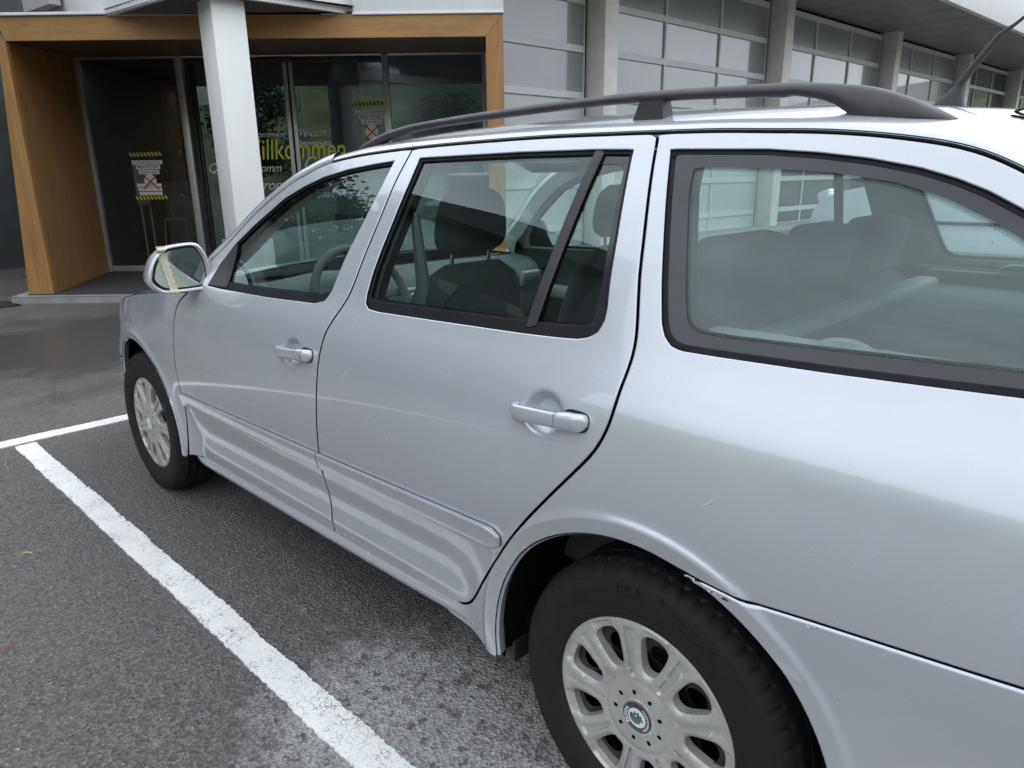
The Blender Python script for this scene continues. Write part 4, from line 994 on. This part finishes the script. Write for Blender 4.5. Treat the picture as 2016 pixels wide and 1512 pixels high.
# ------------------------------------------------------------------ garage hall (facade runs away to the right, bay fronts of glass doors)
FDV=np.array([-.044,-.999]); FNV=np.array([-.999,.044]); F0=np.array([8.226,0.0])
FROT=math.atan2(-FNV[1],-FNV[0])    # rotation that maps +x (inwards) onto the facade normal
def fp(s,out,z): q=F0+FDV*s+FNV*out; return (q[0],q[1],z)
hall=thing('garage_hall',fp(20,0,0),'long low workshop hall with glazed sectional doors between pale columns','building')
def fbox(name,s0,s1,o0,o1,z0,z1,mat,parent,bevel=.006): return box(name,fp((s0+s1)/2,(o0+o1)/2,(z0+z1)/2),(abs(o1-o0),abs(s1-s0),z1-z0),mat,parent,rot=FROT,bevel=bevel)
fbox('back_wall',4.0,46,-.75,-.45,0,5.2,'room_dark',hall)
cols=[8.62,14.72,20.95,27.15,33.35,39.55]
for s in cols:
    fbox('column',s,s+.36,-.10,.40,.0,4.995,'concrete_column',hall,.02)
zr=[.42,1.16,1.90,2.64,3.38,4.13,4.86]
def garage_door(s0,s1,ncol,dark_below):
    bm=bmesh.new()
    def fb(a,b,o0,o1,z0,z1): add_box(bm,fp((a+b)/2,(o0+o1)/2,(z0+z1)/2),(abs(o1-o0),abs(b-a),z1-z0),FROT,.004,1)
    zs=[.03]+zr
    for i,z in enumerate(zr): fb(s0,s1,-.06,.0,z-.056,z+.056)
    fb(s0,s1,-.06,.0,.0,.10)
    ms=np.linspace(s0,s1,ncol+1)
    for i,mm in enumerate(ms): w_=.055 if 0<i<ncol else .04; fb(mm-w_/2,mm+w_/2,-.058,-.003,.02,4.9)
    d=from_bm('garage_door',bm,'door_frame_grey',hall)
    for k_ in range(len(zr)-1+1):
        z0=(zr[k_-1]+.056) if k_ else .10; z1=zr[k_]-.056
        for i in range(ncol):
            dk=z1<dark_below
            o=box('pane',fp((ms[i]+ms[i+1])/2,-.045,(z0+z1)/2),(.012,ms[i+1]-ms[i]-.045,z1-z0+.01),'dark_pane' if dk else ('white_panel' if z1<2.7 else 'frosted_pane'),d,rot=FROT,bevel=.003,seg=1)
    box('door_gap',fp(s1+.012,-.03,2.45),(.06,.022,4.9),'gap_dark',d,rot=FROT,bevel=0)
    return d
simple('white_panel',(.50,.53,.53),.35,var=.04)
garage_door(4.1,cols[0]-.05,1,0); 
for i in range(len(cols)-1): garage_door(cols[i]+.37,cols[i+1]-.05,3,[0,3.3,2.6,5,5][i])
# eaves: ribbed soffit and white fascia
sf=fbox('soffit',4.2,46,-.1,2.42,4.995,5.06,'soffit_metal',hall)
for k_ in range(34): fbox('soffit_strip',4.3+k_*1.22,4.3+k_*1.22+1.19,-.06,2.40,4.978,4.997,'soffit_metal',sf,.003)
fbox('fascia',4.2,46,2.42,2.56,4.96,6.9,'fascia_white',hall,.01)
for k_ in range(11): fbox('fascia_joint',6+k_*3.7,6.012+k_*3.7,2.555,2.563,4.97,6.9,'door_frame_grey',hall,0)
fbox('roof_slab',4.2,46,-9,2.4,5.07,6.7,'hall_roof',hall)
fbox('plinth_kerb',4.0,46,.0,.85,.0,.09,'concrete',hall,.01)

# ------------------------------------------------------------------ glazed entrance set across the corner, oak surround
OP=np.array([9.1,-.06]); TD=np.array([-.7071,-.7071]); ND=np.array([.7071,-.7071]); PROT=math.atan2(TD[1],TD[0])
def pp(s,d,z): q=OP+TD*s+ND*d; return (q[0],q[1],z)
ent=thing('entrance_portal',pp(2.76,0,0),'oak clad entrance porch with dark glass sliding doors and painted welcome lettering','entrance')
def pbox(name,s0,s1,d0,d1,z0,z1,mat,parent,bevel=.004,seg=2): return box(name,pp((s0+s1)/2,(d0+d1)/2,(z0+z1)/2),(abs(s1-s0),abs(d1-d0),z1-z0),mat,parent,rot=PROT,bevel=bevel,seg=seg)
def poly8(name,pts,mat,parent): return mk(name,pts,[(0,1,2,3),(7,6,5,4),(0,4,5,1),(1,5,6,2),(2,6,7,3),(3,7,4,0)],mat,parent,True,sharp=20)
# left jamb front: two tapering boards
def jamb(sb0,sb1,st0,st1,zt0,zt1,d0,d1): return [pp(sb0,d0,.08),pp(sb1,d0,.08),pp(st1,d0,zt1),pp(st0,d0,zt0),pp(sb0,d1,.08),pp(sb1,d1,.08),pp(st1,d1,zt1),pp(st0,d1,zt0)]
poly8('front_board',jamb(0,.140,.215,.243,2.83,2.80,0,.05),'oak_vertical',ent); poly8('front_board',jamb(.143,.288,.246,.290,2.797,2.752,-.002,.05),'oak_vertical',ent)
# splayed inner reveal boards
nb=4
for k_ in range(nb):
    d0=.052+k_*(1.97)/nb+.0015; d1=.052+(k_+1)*(1.97)/nb-.0015; s=lambda d:.288-.43*(d/2.02); zt=lambda d:2.752+.13*d/2.02
    P8=[pp(s(d0),d0,.08),pp(s(d1),d1,.08),pp(s(d1),d1,zt(d1)),pp(s(d0),d0,zt(d0))]; Q8=[(x+.03*TD[0]*-1,y+.03*TD[1]*-1,z) for x,y,z in P8]; poly8('reveal_board',P8+Q8,'oak_vertical',ent)
# right jamb and beam with mitred corners
def pol(name,pts,d0,d1,mat,parent):
    n=len(pts); V=[pp(s,d0,z) for s,z in pts]+[pp(s,d1,z) for s,z in pts]; F=[tuple(range(n)),tuple(range(2*n-1,n-1,-1))]+[(i,i+n,(i+1)%n+n,(i+1)%n) for i in range(n)]
    bm=bmesh.new(); vv=[bm.verts.new(q) for q in V]; [bm.faces.new([vv[i] for i in f]) for f in F]; return from_bm(name,bm,mat,parent,20)
pol('beam',[(.232,2.985),(5.520,2.955),(5.334,2.738),(.290,2.755)],0,.05,'oak_beam',ent)
pol('front_board',[(5.520,2.952),(5.522,.08),(5.336,.08),(5.336,2.735)],.0,.05,'oak_vertical',ent)
for k_ in range(4):
    d0=.052+k_*.4925; d1=d0+.489; zt=lambda d:2.745+.13*d/2.02; P8=[pp(5.34-.03*d0,d0,.08),pp(5.34-.03*d1,d1,.08),pp(5.34-.03*d1,d1,zt(d1)),pp(5.34-.03*d0,d0,zt(d0))]; Q8=[(x+.03*TD[0],y+.03*TD[1],z) for x,y,z in P8]; poly8('reveal_board',Q8+P8,'oak_vertical',ent)
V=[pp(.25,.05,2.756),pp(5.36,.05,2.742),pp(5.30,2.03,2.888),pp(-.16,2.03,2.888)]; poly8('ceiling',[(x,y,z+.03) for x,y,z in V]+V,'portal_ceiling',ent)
# threshold slab and mat
V=[pp(-.10,-.16,.0),pp(5.7,-.16,.0),pp(5.7,2.3,.0),pp(-.6,2.3,.0)]; slab=poly8('threshold_slab',[(x,y,.078) for x,y,z in V]+V,'concrete',ent)
V=[pp(.02,-.05,.0785),pp(5.5,-.05,.0785),pp(5.25,1.93,.0785),pp(-.10,1.93,.0785)]; poly8('entrance_mat',[(x,y,.0875) for x,y,z in V]+V,'floor_mat',ent)
pbox('threshold_edge',-.08,5.65,-.165,-.135,.0785,.083,'aluminium',ent,.001)
# glazing frame
GD=2.02
def gbar(name,s0,s1,z0,z1,mat='aluminium',parent=ent,dep=.09): return pbox(name,s0,s1,GD-.02,GD+dep-.02,z0,z1,mat,parent,.004)
gbar('frame_post',-.16,-.105,.09,2.90); gbar('frame_post',1.17,1.262,.09,2.90); gbar('frame_post',3.90,3.985,.09,2.90); gbar('frame_post',5.22,5.27,.09,2.90)
gbar('head_rail',-.16,5.27,2.868,2.915); gbar('bottom_rail',-.105,1.17,.088,.165); gbar('bottom_rail',3.985,5.22,.088,.165)
pbox('door_track',1.30,3.88,GD+.02,GD+.14,2.80,2.866,'tape_black',ent); pbox('door_sensor',2.28,2.72,GD-.05,GD+.01,2.80,2.862,'tape_black',ent)
for s0,s1 in ((2.575,2.628),(2.655,2.708)): pbox('door_stile',s0,s1,GD+.02,GD+.07,.09,2.80,'aluminium',ent)
pbox('door_stile',1.30,1.335,GD+.03,GD+.07,.09,2.80,'tape_black',ent); pbox('door_stile',1.36,1.39,GD+.03,GD+.07,.09,2.80,'tape_black',ent)
for s0,s1,d in ((-.105,1.17,GD+.02),(1.40,2.575,GD+.045),(2.708,3.90,GD+.045),(3.985,5.22,GD+.02)):
    mk('glass_pane',[pp(s0,d,.12),pp(s1,d,.12),pp(s1,d,2.86),pp(s0,d,2.86)],[(0,1,2,3)],'portal_glass',ent,False)
# lettering on the doors
def letter(body,s,z,width,shear=0,mat='letter_white',bold=0.0,sy=1.0,d=GD+.035,name='door_lettering'):
    V,F=text_mesh(body,1.0,shear,0,1.0,bold); w_=V[:,0].max()-V[:,0].min(); k_=width/w_; x0=V[:,0].min()
    return mk(name,[pp(s+(v[0]-x0)*k_,d-.001*0,z+v[1]*k_*sy) for v in V],F,mat,ent,False)
letter('Velkommen',1.935,1.865,.575,.15); letter('Welcom',2.668,1.872,.425,.45,sy=1.25); letter('Benvenuto',2.70,1.757,.445,0,bold=.012)
letter('Willkommen',1.90,1.585,1.43,.12,'letter_yellow',bold=.004,sy=1.38); letter('Välkomm',1.93,1.42,.505,.35,sy=1.1); letter('C',2.757,1.415,.17,.3,sy=1.2); letter('Q',1.44,1.42,.13,.3)
letter('Byrom',1.98,1.18,.48,.4,sy=1.1); letter('Bainvegni',2.94,1.075,.55,.2)
def hazard(s0,s1,z,h):
    V=[];F=[]; mk('hazard_tape',[pp(s0,GD+.0185,z),pp(s1,GD+.0185,z+.012),pp(s1,GD+.0185,z+h+.012),pp(s0,GD+.0185,z+h)],[(0,1,2,3)],'tape_black',ent,False)
    n=9; st=(s1-s0)/n
    for k_ in range(n):
        a=s0+k_*st; s=len(V); z_=z+.012*k_/n; V+=[pp(a+.02,GD+.017,z_),pp(a+.02+st*.5,GD+.017,z_),pp(a+st*.5-.005,GD+.017,z_+h),pp(a-.005,GD+.017,z_+h)]; F.append((s,s+1,s+2,s+3))
    mk('hazard_stripes',V,F,'tape_yellow',ent,False)
def notice(s0,z0):
    hazard(s0,s0+.45,z0,.05)
    for k_,(a,b,tx) in enumerate(((.02,.44,'IL Y A UN DÉLAI POUR'),(.07,.40,'MERCI DE LIRE'),(.10,.38,'PAS DE CHIENS'))):
        zz=z0-.105-.064*k_; mk('notice_strip',[pp(s0+a,GD+.0185,zz),pp(s0+b,GD+.0185,zz),pp(s0+b,GD+.0185,zz+.055),pp(s0+a,GD+.0185,zz+.055)],[(0,1,2,3)],'sign_white',ent,False)
        letter(tx,s0+a+.03,zz+.015,b-a-.06,0,'tape_black',.01,1.0,GD+.0175,'notice_text')
    c=(s0+.24,z0-.33); mk('notice_disc',[pp(c[0]+.085*math.cos(t),GD+.0185,c[1]+.10*math.sin(t)) for t in np.linspace(0,2*math.pi,24,endpoint=False)],[tuple(range(24))],'sign_white',ent,False)
    for sg in (1,-1):
        q=[(-.11,-.10*sg-.012),(-.11,-.10*sg+.012),(.11,.10*sg+.012),(.11,.10*sg-.012)]; mk('notice_cross',[pp(c[0]+a,GD+.0165-.0006*sg,c[1]+b) for a,b in q],[(0,1,2,3)],'sign_red',ent,False)
notice(.375,1.64); notice(3.475,2.25)
for k_ in range(3): zz=1.24-.055*k_; mk('notice_strip',[pp(.42+.01*k_,GD+.0185,zz),pp(.76,GD+.0185,zz),pp(.76,GD+.0185,zz+.045),pp(.42+.01*k_,GD+.0185,zz+.045)],[(0,1,2,3)],'sign_white',ent,False)
hazard(.38,.83,1.065,.05)
# white upper panel over the right half, thin cap over the left
pbox('upper_panel',3.96,5.525,-.012,.06,2.975,4.6,'fascia_white',ent); pbox('cap_strip',.10,1.40,-.03,.08,2.99,3.018,'fascia_white',ent,.003); pbox('cap_strip',3.95,5.53,-.022,.07,2.957,2.978,'fascia_white',ent,.002)
# corner canopy over the forecourt with its column
cz=2.990; ap=np.array([6.48,-1.24]); eB=np.array([9.71,-.843]); eA=np.array([6.365,-2.934])
can=thing('corner_canopy',(6.6,-1.5,0),'white cornered canopy carried by a square white column before the entrance','canopy')
V=[(*ap,cz),(*eA,cz),pp(4.0,.0,cz)[:2]+(cz,),pp(1.36,.0,cz)[:2]+(cz,)]; n=4; mk('canopy_soffit',V+[(x,y,cz+.05) for x,y,z in V],[tuple(range(n)),tuple(range(2*n-1,n-1,-1))],'soffit_dark',can,False)
def vwall(name,a,b,z0,z1,th,mat,parent):
    a=np.array(a);b=np.array(b); d=(b-a)/np.linalg.norm(b-a); nr=np.array([-d[1],d[0]])*th; q=[a,b,b+nr,a+nr]; return poly8(name,[(*q[i],z1) for i in range(4)]+[(*q[i],z0) for i in range(4)],mat,parent)
vwall('canopy_fascia',ap+[0,-.0],eA+np.array([.0,-.0]),cz-.012,4.4,.05,'fascia_white',can); vwall('canopy_fascia',eB,ap,cz-.012,4.4,.05,'fascia_white',can)
lou=vwall('louvre_box',(9.70,-.80),(9.0,-.885),3.19,3.9,-.12,'aluminium',can)
bm=bmesh.new(); ck=np.array([6.602,-1.479])+np.array([.165,-.005])+FDV*.168
add_box(bm,(ck[0],ck[1],(cz+.72)/2),(.335,.335,cz-.72),FROT,.012,2); from_bm('column_shaft',bm,'white_paint',can)
box('column_plinth',(ck[0],ck[1],.36),(.40,.40,.72),'concrete',can,rot=FROT,bevel=.015)

# ------------------------------------------------------------------ reception room behind the glass
room=thing('reception_room',pp(2.6,4.5,0),'dim reception room seen through the entrance glass','room')
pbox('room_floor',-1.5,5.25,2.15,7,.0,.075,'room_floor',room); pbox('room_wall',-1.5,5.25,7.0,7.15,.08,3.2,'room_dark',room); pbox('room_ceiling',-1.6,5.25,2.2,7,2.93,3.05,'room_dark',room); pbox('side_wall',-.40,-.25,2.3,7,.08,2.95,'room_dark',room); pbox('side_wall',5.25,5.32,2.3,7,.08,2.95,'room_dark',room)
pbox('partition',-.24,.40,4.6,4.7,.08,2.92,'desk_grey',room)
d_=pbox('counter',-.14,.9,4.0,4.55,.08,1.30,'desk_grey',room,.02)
sg=mk('height_limit_sign',[pp(-.04+.12*math.cos(t),4.58,2.62+.15*math.sin(t)) for t in np.linspace(0,2*math.pi,32,endpoint=False)],[tuple(range(32))],'sign_red',None,False); tag(sg,'round red and white prohibition sign on the wall behind the left glass pane','sign')
o=mk('sign_field',[pp(-.04+.085*math.cos(t)*(1-.25*abs(math.cos(2*t+1.57))),4.577,2.62+.105*math.sin(t)) for t in np.linspace(0,2*math.pi,32,endpoint=False)],[tuple(range(32))],'sign_white',sg,False)
V,F=text_mesh('3,2m',.06); mk('sign_text',[pp(-.11+v[0],4.574,2.60+v[1]) for v in V],F,'tape_black',sg,False)
o=pbox('notice_board',-.12,.06,4.53,4.56,1.86,2.16,'sign_red',None,.004); tag(o,'small red notice board behind the glass beside the left door frame','notice board')
o=pbox('first_aid_sign',-.05,.07,4.49,4.515,1.68,1.88,'sign_green',None,.003); tag(o,'small green and white safety sign hanging below the red notice board','sign')
pp_=pbox('sign_picture',-.02,.04,4.484,4.49,1.73,1.81,'sign_white',o,.001)
ds=thing('display_stand',pp(.25,2.6,.08),'slim grey display stand on two legs behind the left glass pane','stand')
pbox('stand_panel',.16,.34,2.50,2.56,.98,1.60,'aluminium',ds,.006); 
for s in (.19,.32): tube('leg',[pp(s,2.53,.085),pp(s,2.53,1.0)],.014,'aluminium',ds,8)
def stool(s,d,lb):
    st=thing('bar_stool',pp(s,d,.08),lb,'stool','stools in the reception room'); pbox('seat',s-.16,s+.16,d-.15,d+.15,.74,.79,'desk_grey',st,.02)
    for a,b in ((-.15,-.15),(.15,-.15),(.15,.15),(-.15,.15)): tube('leg',[pp(s+a*1.25,d+b*1.25,.082),pp(s+a,d+b,.74)],.012,'chrome',st,8)
    tube('back_hoop',[pp(s-.15,d+.14,.79),pp(s-.14,d+.17,1.02),pp(s,d+.19,1.12),pp(s+.14,d+.17,1.02),pp(s+.15,d+.14,.79)],.011,'chrome',st,8)
stool(.62,2.75,'chrome legged bar stool nearest the left glass pane'); stool(.95,3.5,'chrome legged bar stool standing farther back in the room')
# iron drain grate by the threshold
dg=thing('drain_grate',(9.05,.55,0),'rusty iron drain grate in the asphalt beside the entrance step','grate')
box('grate_frame',(9.05,.55,.003),(.5,.9,.006),'gap_dark',dg,rot=.1,bevel=.001)
for k_ in range(9): box('grate_bar',(8.85+.05*k_,.55,.008),(.018,.86,.01),'iron',dg,rot=.0,bevel=.002)

# ------------------------------------------------------------------ white van two bays over
van=thing('delivery_van',(1.6,-10.5,0),'white compact delivery van parked two bays to the right of the silver car','van')
VP=[(-1.00,.45),(-1.02,1.0),(-.95,1.55),(-.82,1.80),(-.3,1.86),(1.6,1.86),(2.05,1.80),(2.45,1.55),(2.88,1.20),(3.2,1.10),(3.70,1.02),(4.0,.88),(4.12,.66),(4.13,.36),(3.9,.26)]
top=np.array(VP)
def varch(xc): return [(xc+.36*math.cos(t),.32+.36*math.sin(t)) for t in np.linspace(0,math.pi,16)]
out=[tuple(q) for q in spline(VP,4)]+[(3.58,.24)]+varch(3.20)[0:]+[(2.8,.24),(.55,.24)]+varch(.15)+[(-.35,.24),(-.98,.28)]
out=resample(np.array(out),.05,True)
wv=[np.array([(2.75,1.22),(2.30,1.58),(1.72,1.66),(1.66,1.10),(2.72,1.10)])]
def vy(x,z): return -9.56-.012*((z-.7)/.4)**2-.10*ss(1.05,1.85,z)**1.2-.10*max(0,(x-3.4)/.75)**2.2-.03*max(0,(-.6-x)/.4)**2-.012*math.exp(-((z-.55)/.035)**2)
for sd_ in (1,-1):
    P4,T4,B4=cdt(out,[resample(w_,.05,True) for w_ in wv],.07)
    V=[(x,(-10.5+(vy(x,z)+10.5)*sd_),z) for x,z in P4]; mk('side_panel',V,[tuple(t[::-1] if sd_>0 else t) for t in T4],'van_white',van)
    w_=resample(wv[0],.05,True); P5,T5,_=cdt(w_,[],.08); mk('side_window',[(x,-10.5+(vy(x,z)-.01+10.5)*sd_,z) for x,z in P5],[tuple(t) for t in T5],'dark_pane',van)
    for xa in (1.62,2.86): tube('door_seam',[(xa,-10.5+(vy(xa,z)+.001+10.5)*sd_,z) for z in np.linspace(.36,1.6 if xa<2 else 1.08,8)],.004,'gap_dark',van,4)
    tube('rub_strip',[(x,-10.5+(vy(x,.62)+.004+10.5)*sd_,.62) for x in np.linspace(-.5,2.75,14)],.022,'black_plastic',van,8)
    box('headlight',(3.93,-10.5+.72*sd_,.90),(.26,.20,.30),'clear_lens',van,rot=Matrix.Rotation(-.35*sd_,4,'Z')@Matrix.Rotation(.35,4,'Y'),bevel=.05,seg=3)
    mm=box('wing_mirror',(2.72,-10.5+1.07*sd_,1.20),(.12,.20,.20),'black_plastic',van,bevel=.04,seg=3)
    for xc in (3.20,.15):
        rings=[[(xc+r*math.cos(t),-10.5+y*sd_,.31+r*math.sin(t)) for t in np.linspace(0,2*math.pi,36,endpoint=False)] for r,y in ((.30,.70),(.315,.74),(.315,.88),(.30,.915),(.21,.915),(.20,.90))]
        V,F=loft(rings,True); w9=mk('wheel',V,F,'tyre_rubber',van,sharp=40); V=[(xc+.20*math.cos(t),-10.5+.905*sd_,.31+.20*math.sin(t)) for t in np.linspace(0,2*math.pi,30,endpoint=False)]; mk('wheel_cover',V,[tuple(range(30))],'satin_silver',w9,False)
        rings=[[(xc+.37*math.cos(t),-10.5+y*sd_,.32+.37*math.sin(t)) for t in np.linspace(-.2,math.pi+.2,20)] for y in (.92,.6)]; V,F=loft(rings,False); mk('wheel_arch_liner',V,F,'liner',van)
rings=[]
tp=resample(spline(VP,4),.08,False)
rings=[[(x,-10.5+(vy(x,z)+10.5)*u,z+(.05*(1-u*u) if z>1.0 else 0)+0) for u in np.linspace(1,-1,9)] for x,z in tp]; V,F=loft(rings,False)
wsf=[f for f in F if 2.45<np.mean([V[i][0] for i in f])<3.0 and np.mean([V[i][2] for i in f])>1.15]
mk('body_shell',V,[f for f in F if f not in set(wsf)],'van_white',van); us=sorted({i for f in wsf for i in f}); mp={j:i for i,j in enumerate(us)}; mk('windscreen',[V[i] for i in us],[tuple(mp[i] for i in f) for f in wsf],'dark_pane',van)
box('underside',(1.6,-10.5,.30),(4.8,1.2,.12),'underbody',van,bevel=.02); box('front_bumper',(4.08,-10.5,.48),(.14,1.6,.26),'black_plastic',van,bevel=.05,seg=3)

# ------------------------------------------------------------------ surroundings beyond the frame, seen only as reflections
wing=thing('side_annex',(16,2.8,0),'low pale rendered annex with a dark gate left of the entrance','building')
box('annex_wall',(16.3,2.85,2.6),(7.4,4.7,5.2),'render_grey',wing,bevel=.03); box('gate_opening',(12.58,2.7,1.6),(.06,3.4,3.2),'gap_dark',wing,bevel=.01)
box('roof_edge',(16.3,2.85,5.28),(7.8,5.1,.16),'hall_roof',wing,bevel=.02)
box('dark_link',(13.2,-3.0,2.2),(.3,8.0,7.0),'hall_cladding',wing,bevel=.01)
dh=thing('workshop_block',(10.5,10,0),'dark flat roofed workshop block standing at an angle beside the bays','building')
fpq=[(12.3,5.5),(7.1,8.14),(10.6,14.5),(15.8,11.9)]
def prism(name,q,z0,z1,mat,parent): n=len(q); V=[(x,y,z0) for x,y in q]+[(x,y,z1) for x,y in q]; return mk(name,V,[tuple(range(n))[::-1],tuple(range(n,2*n))]+[(i,(i+1)%n,n+(i+1)%n,n+i) for i in range(n)],mat,parent,False)
prism('wall',fpq,0,7.7,'hall_cladding',dh); cx_,cy_=np.mean(fpq,0); prism('roof',[(cx_+(x-cx_)*1.10,cy_+(y-cy_)*1.10) for x,y in fpq],7.65,8.35,'hall_roof',dh)
dv=(np.array(fpq[1])-fpq[0])/np.linalg.norm(np.array(fpq[1])-fpq[0]); nv=np.array([-dv[1],dv[0]]); nv=-nv if nv@(np.array(fpq[2])-fpq[0])>0 else nv
for k_ in range(3):
    c=np.array(fpq[0])+dv*(1.2+1.75*k_)+nv*.02; wq=box('window',(c[0],c[1],4.6),(1.25,.06,1.5),'dark_pane',dh,rot=math.atan2(dv[1],dv[0]),bevel=.01); box('window_frame',(c[0]+nv[0]*.02,c[1]+nv[1]*.02,3.82),(1.35,.10,.08),'door_frame_grey',wq,rot=math.atan2(dv[1],dv[0]),bevel=.01)
def tree(name,loc,h,r,nl,mat,label,conifer=False,seed=1,group='trees around the car park'):
    t=thing(name,loc,label,'tree',group); R=random.Random(seed); x0,y0=loc[0],loc[1]
    tube('trunk',[(x0,y0,0),(x0+.05,y0,h*.3),(x0,y0+.05,h*.62),(x0,y0,h*.9)],[r*.085,r*.07,r*.05,.02],'bark',t,8)
    for k_ in range(6):
        a=R.uniform(0,6.28); z=h*R.uniform(.3,.6); tube('limb',[(x0,y0,z),(x0+r*.4*math.cos(a),y0+r*.4*math.sin(a),z+h*.10),(x0+r*.75*math.cos(a),y0+r*.75*math.sin(a),z+h*.16)],[r*.035,r*.025,.01],'bark',t,6)
    V=[];F=[]; cl=[]
    for k_ in range(46):
        if conifer: u=R.random(); z=h*(.10+.90*u); rr=r*(1-u)**.85*R.uniform(.5,1); 
        else: u=R.uniform(-1,1); z=h*.60+h*.38*u; rr=r*math.sqrt(max(0,1-u*u))*R.uniform(.4,1)
        a=R.uniform(0,6.28); cl.append((x0+rr*math.cos(a),y0+rr*math.sin(a),z,r*R.uniform(.16,.34)))
    for k_ in range(nl):
        cx,cy,cz_,cr=R.choice(cl); q=Vector((R.gauss(0,1),R.gauss(0,1),R.gauss(0,.8)))*cr*.6+Vector((cx,cy,cz_)); s=len(V); L_=R.uniform(.07,.15)*(2.4 if nl>20000 else 3.0)
        u=Vector((R.gauss(0,1),R.gauss(0,1),R.gauss(0,.6))).normalized(); w_=u.cross(Vector((R.gauss(0,1),R.gauss(0,1),R.gauss(0,1)))).normalized()*L_*.35
        V+=[q-u*L_*.5,q+w_,q+u*L_*.5,q-w_]; F.append((s,s+1,s+2,s+3))
    mk('crown',V,F,mat,t,False)
tree('beech_tree',(21.5,3.4,0),11.8,3.4,30000,'leaf_dark','tall dark beech rising behind the pale annex',False,3)
tree('oak_tree',(21.0,6.8,0),11.6,3.2,30000,'leaf_dark','broad dark oak between the annex and the workshop block',False,13)
tree('maple_tree',(-34,44,0),8.5,3.8,6000,'leaf_mid','broad green maple at the left rear of the car park',False,4)
tree('ash_tree',(-44,22,0),9.5,4.2,6000,'leaf_mid','tall loose ash tree behind the car park',False,5)
tree('lime_tree',(-18,52,0),10,4.4,6000,'leaf_dark','dark rounded lime tree across the car park',False,6)
tree('birch_tree',(6,48,0),9,3.4,5000,'leaf_mid','slim pale birch beyond the far bays',False,8)
lp=thing('street_lamp',(-7,23.5,0),'tall grey street lamp across the car park','street lamp')
tube('post',[(-7,23.5,0),(-7,23.5,3.5),(-7,23.5,7.0)],[.09,.075,.055],'galvanised',lp,12); box('lamp_head',(-6.45,23.0,7.05),(1.3,.32,.14),'sign_white',lp,rot=-.75,bevel=.05,seg=3)
pl=thing('pole_sign',(-3.0,27.5,0),'white panel sign on two slim poles across the car park','sign')
box('panel',(-3,27.5,5.9),(1.7,.12,1.7),'sign_white',pl,rot=.78,bevel=.02); 
for d in (-.4,.4): tube('post',[(-3+d*.7,27.5+d*.7,0),(-3+d*.7,27.5+d*.7,5.2)],.05,'galvanised',pl,8)
# hills round the valley
V=[];F=[]; na,nr_=120,10; R=random.Random(11); ph=[R.uniform(0,6.28) for _ in range(8)]
for i in range(na):
    a=2*math.pi*i/na; hh=275+55*math.sin(2*a+ph[0])+32*math.sin(5*a+ph[1])+16*math.sin(11*a+ph[2]); hh*=1-.68*math.exp(-((a-3.95)/.75)**2)
    for j in range(nr_):
        t=j/(nr_-1); rr=330+900*t; V.append((rr*math.cos(a),rr*math.sin(a),-2+hh*ss(0,1,t**.8)+8*math.sin(9*a+7*t+ph[3])*t))
for i in range(na):
    for j in range(nr_-1): k_=(i+1)%na; F.append((i*nr_+j,k_*nr_+j,k_*nr_+j+1,i*nr_+j+1))
struct(mk('hills',V,F,'hill_meadow',None,True))
fh=thing('farmhouse',(-420,440,20),'white farmhouse high on the meadow hillside','house')
box('wall',(-420,440,30),(14,10,9),'sign_white',fh,rot=.7,bevel=.1); box('roof',(-420,440,36.5),(15,7.2,7.2),'hall_roof',fh,rot=Matrix.Rotation(.7,4,'Z')@Matrix.Rotation(math.pi/4,4,'X'),bevel=.1)
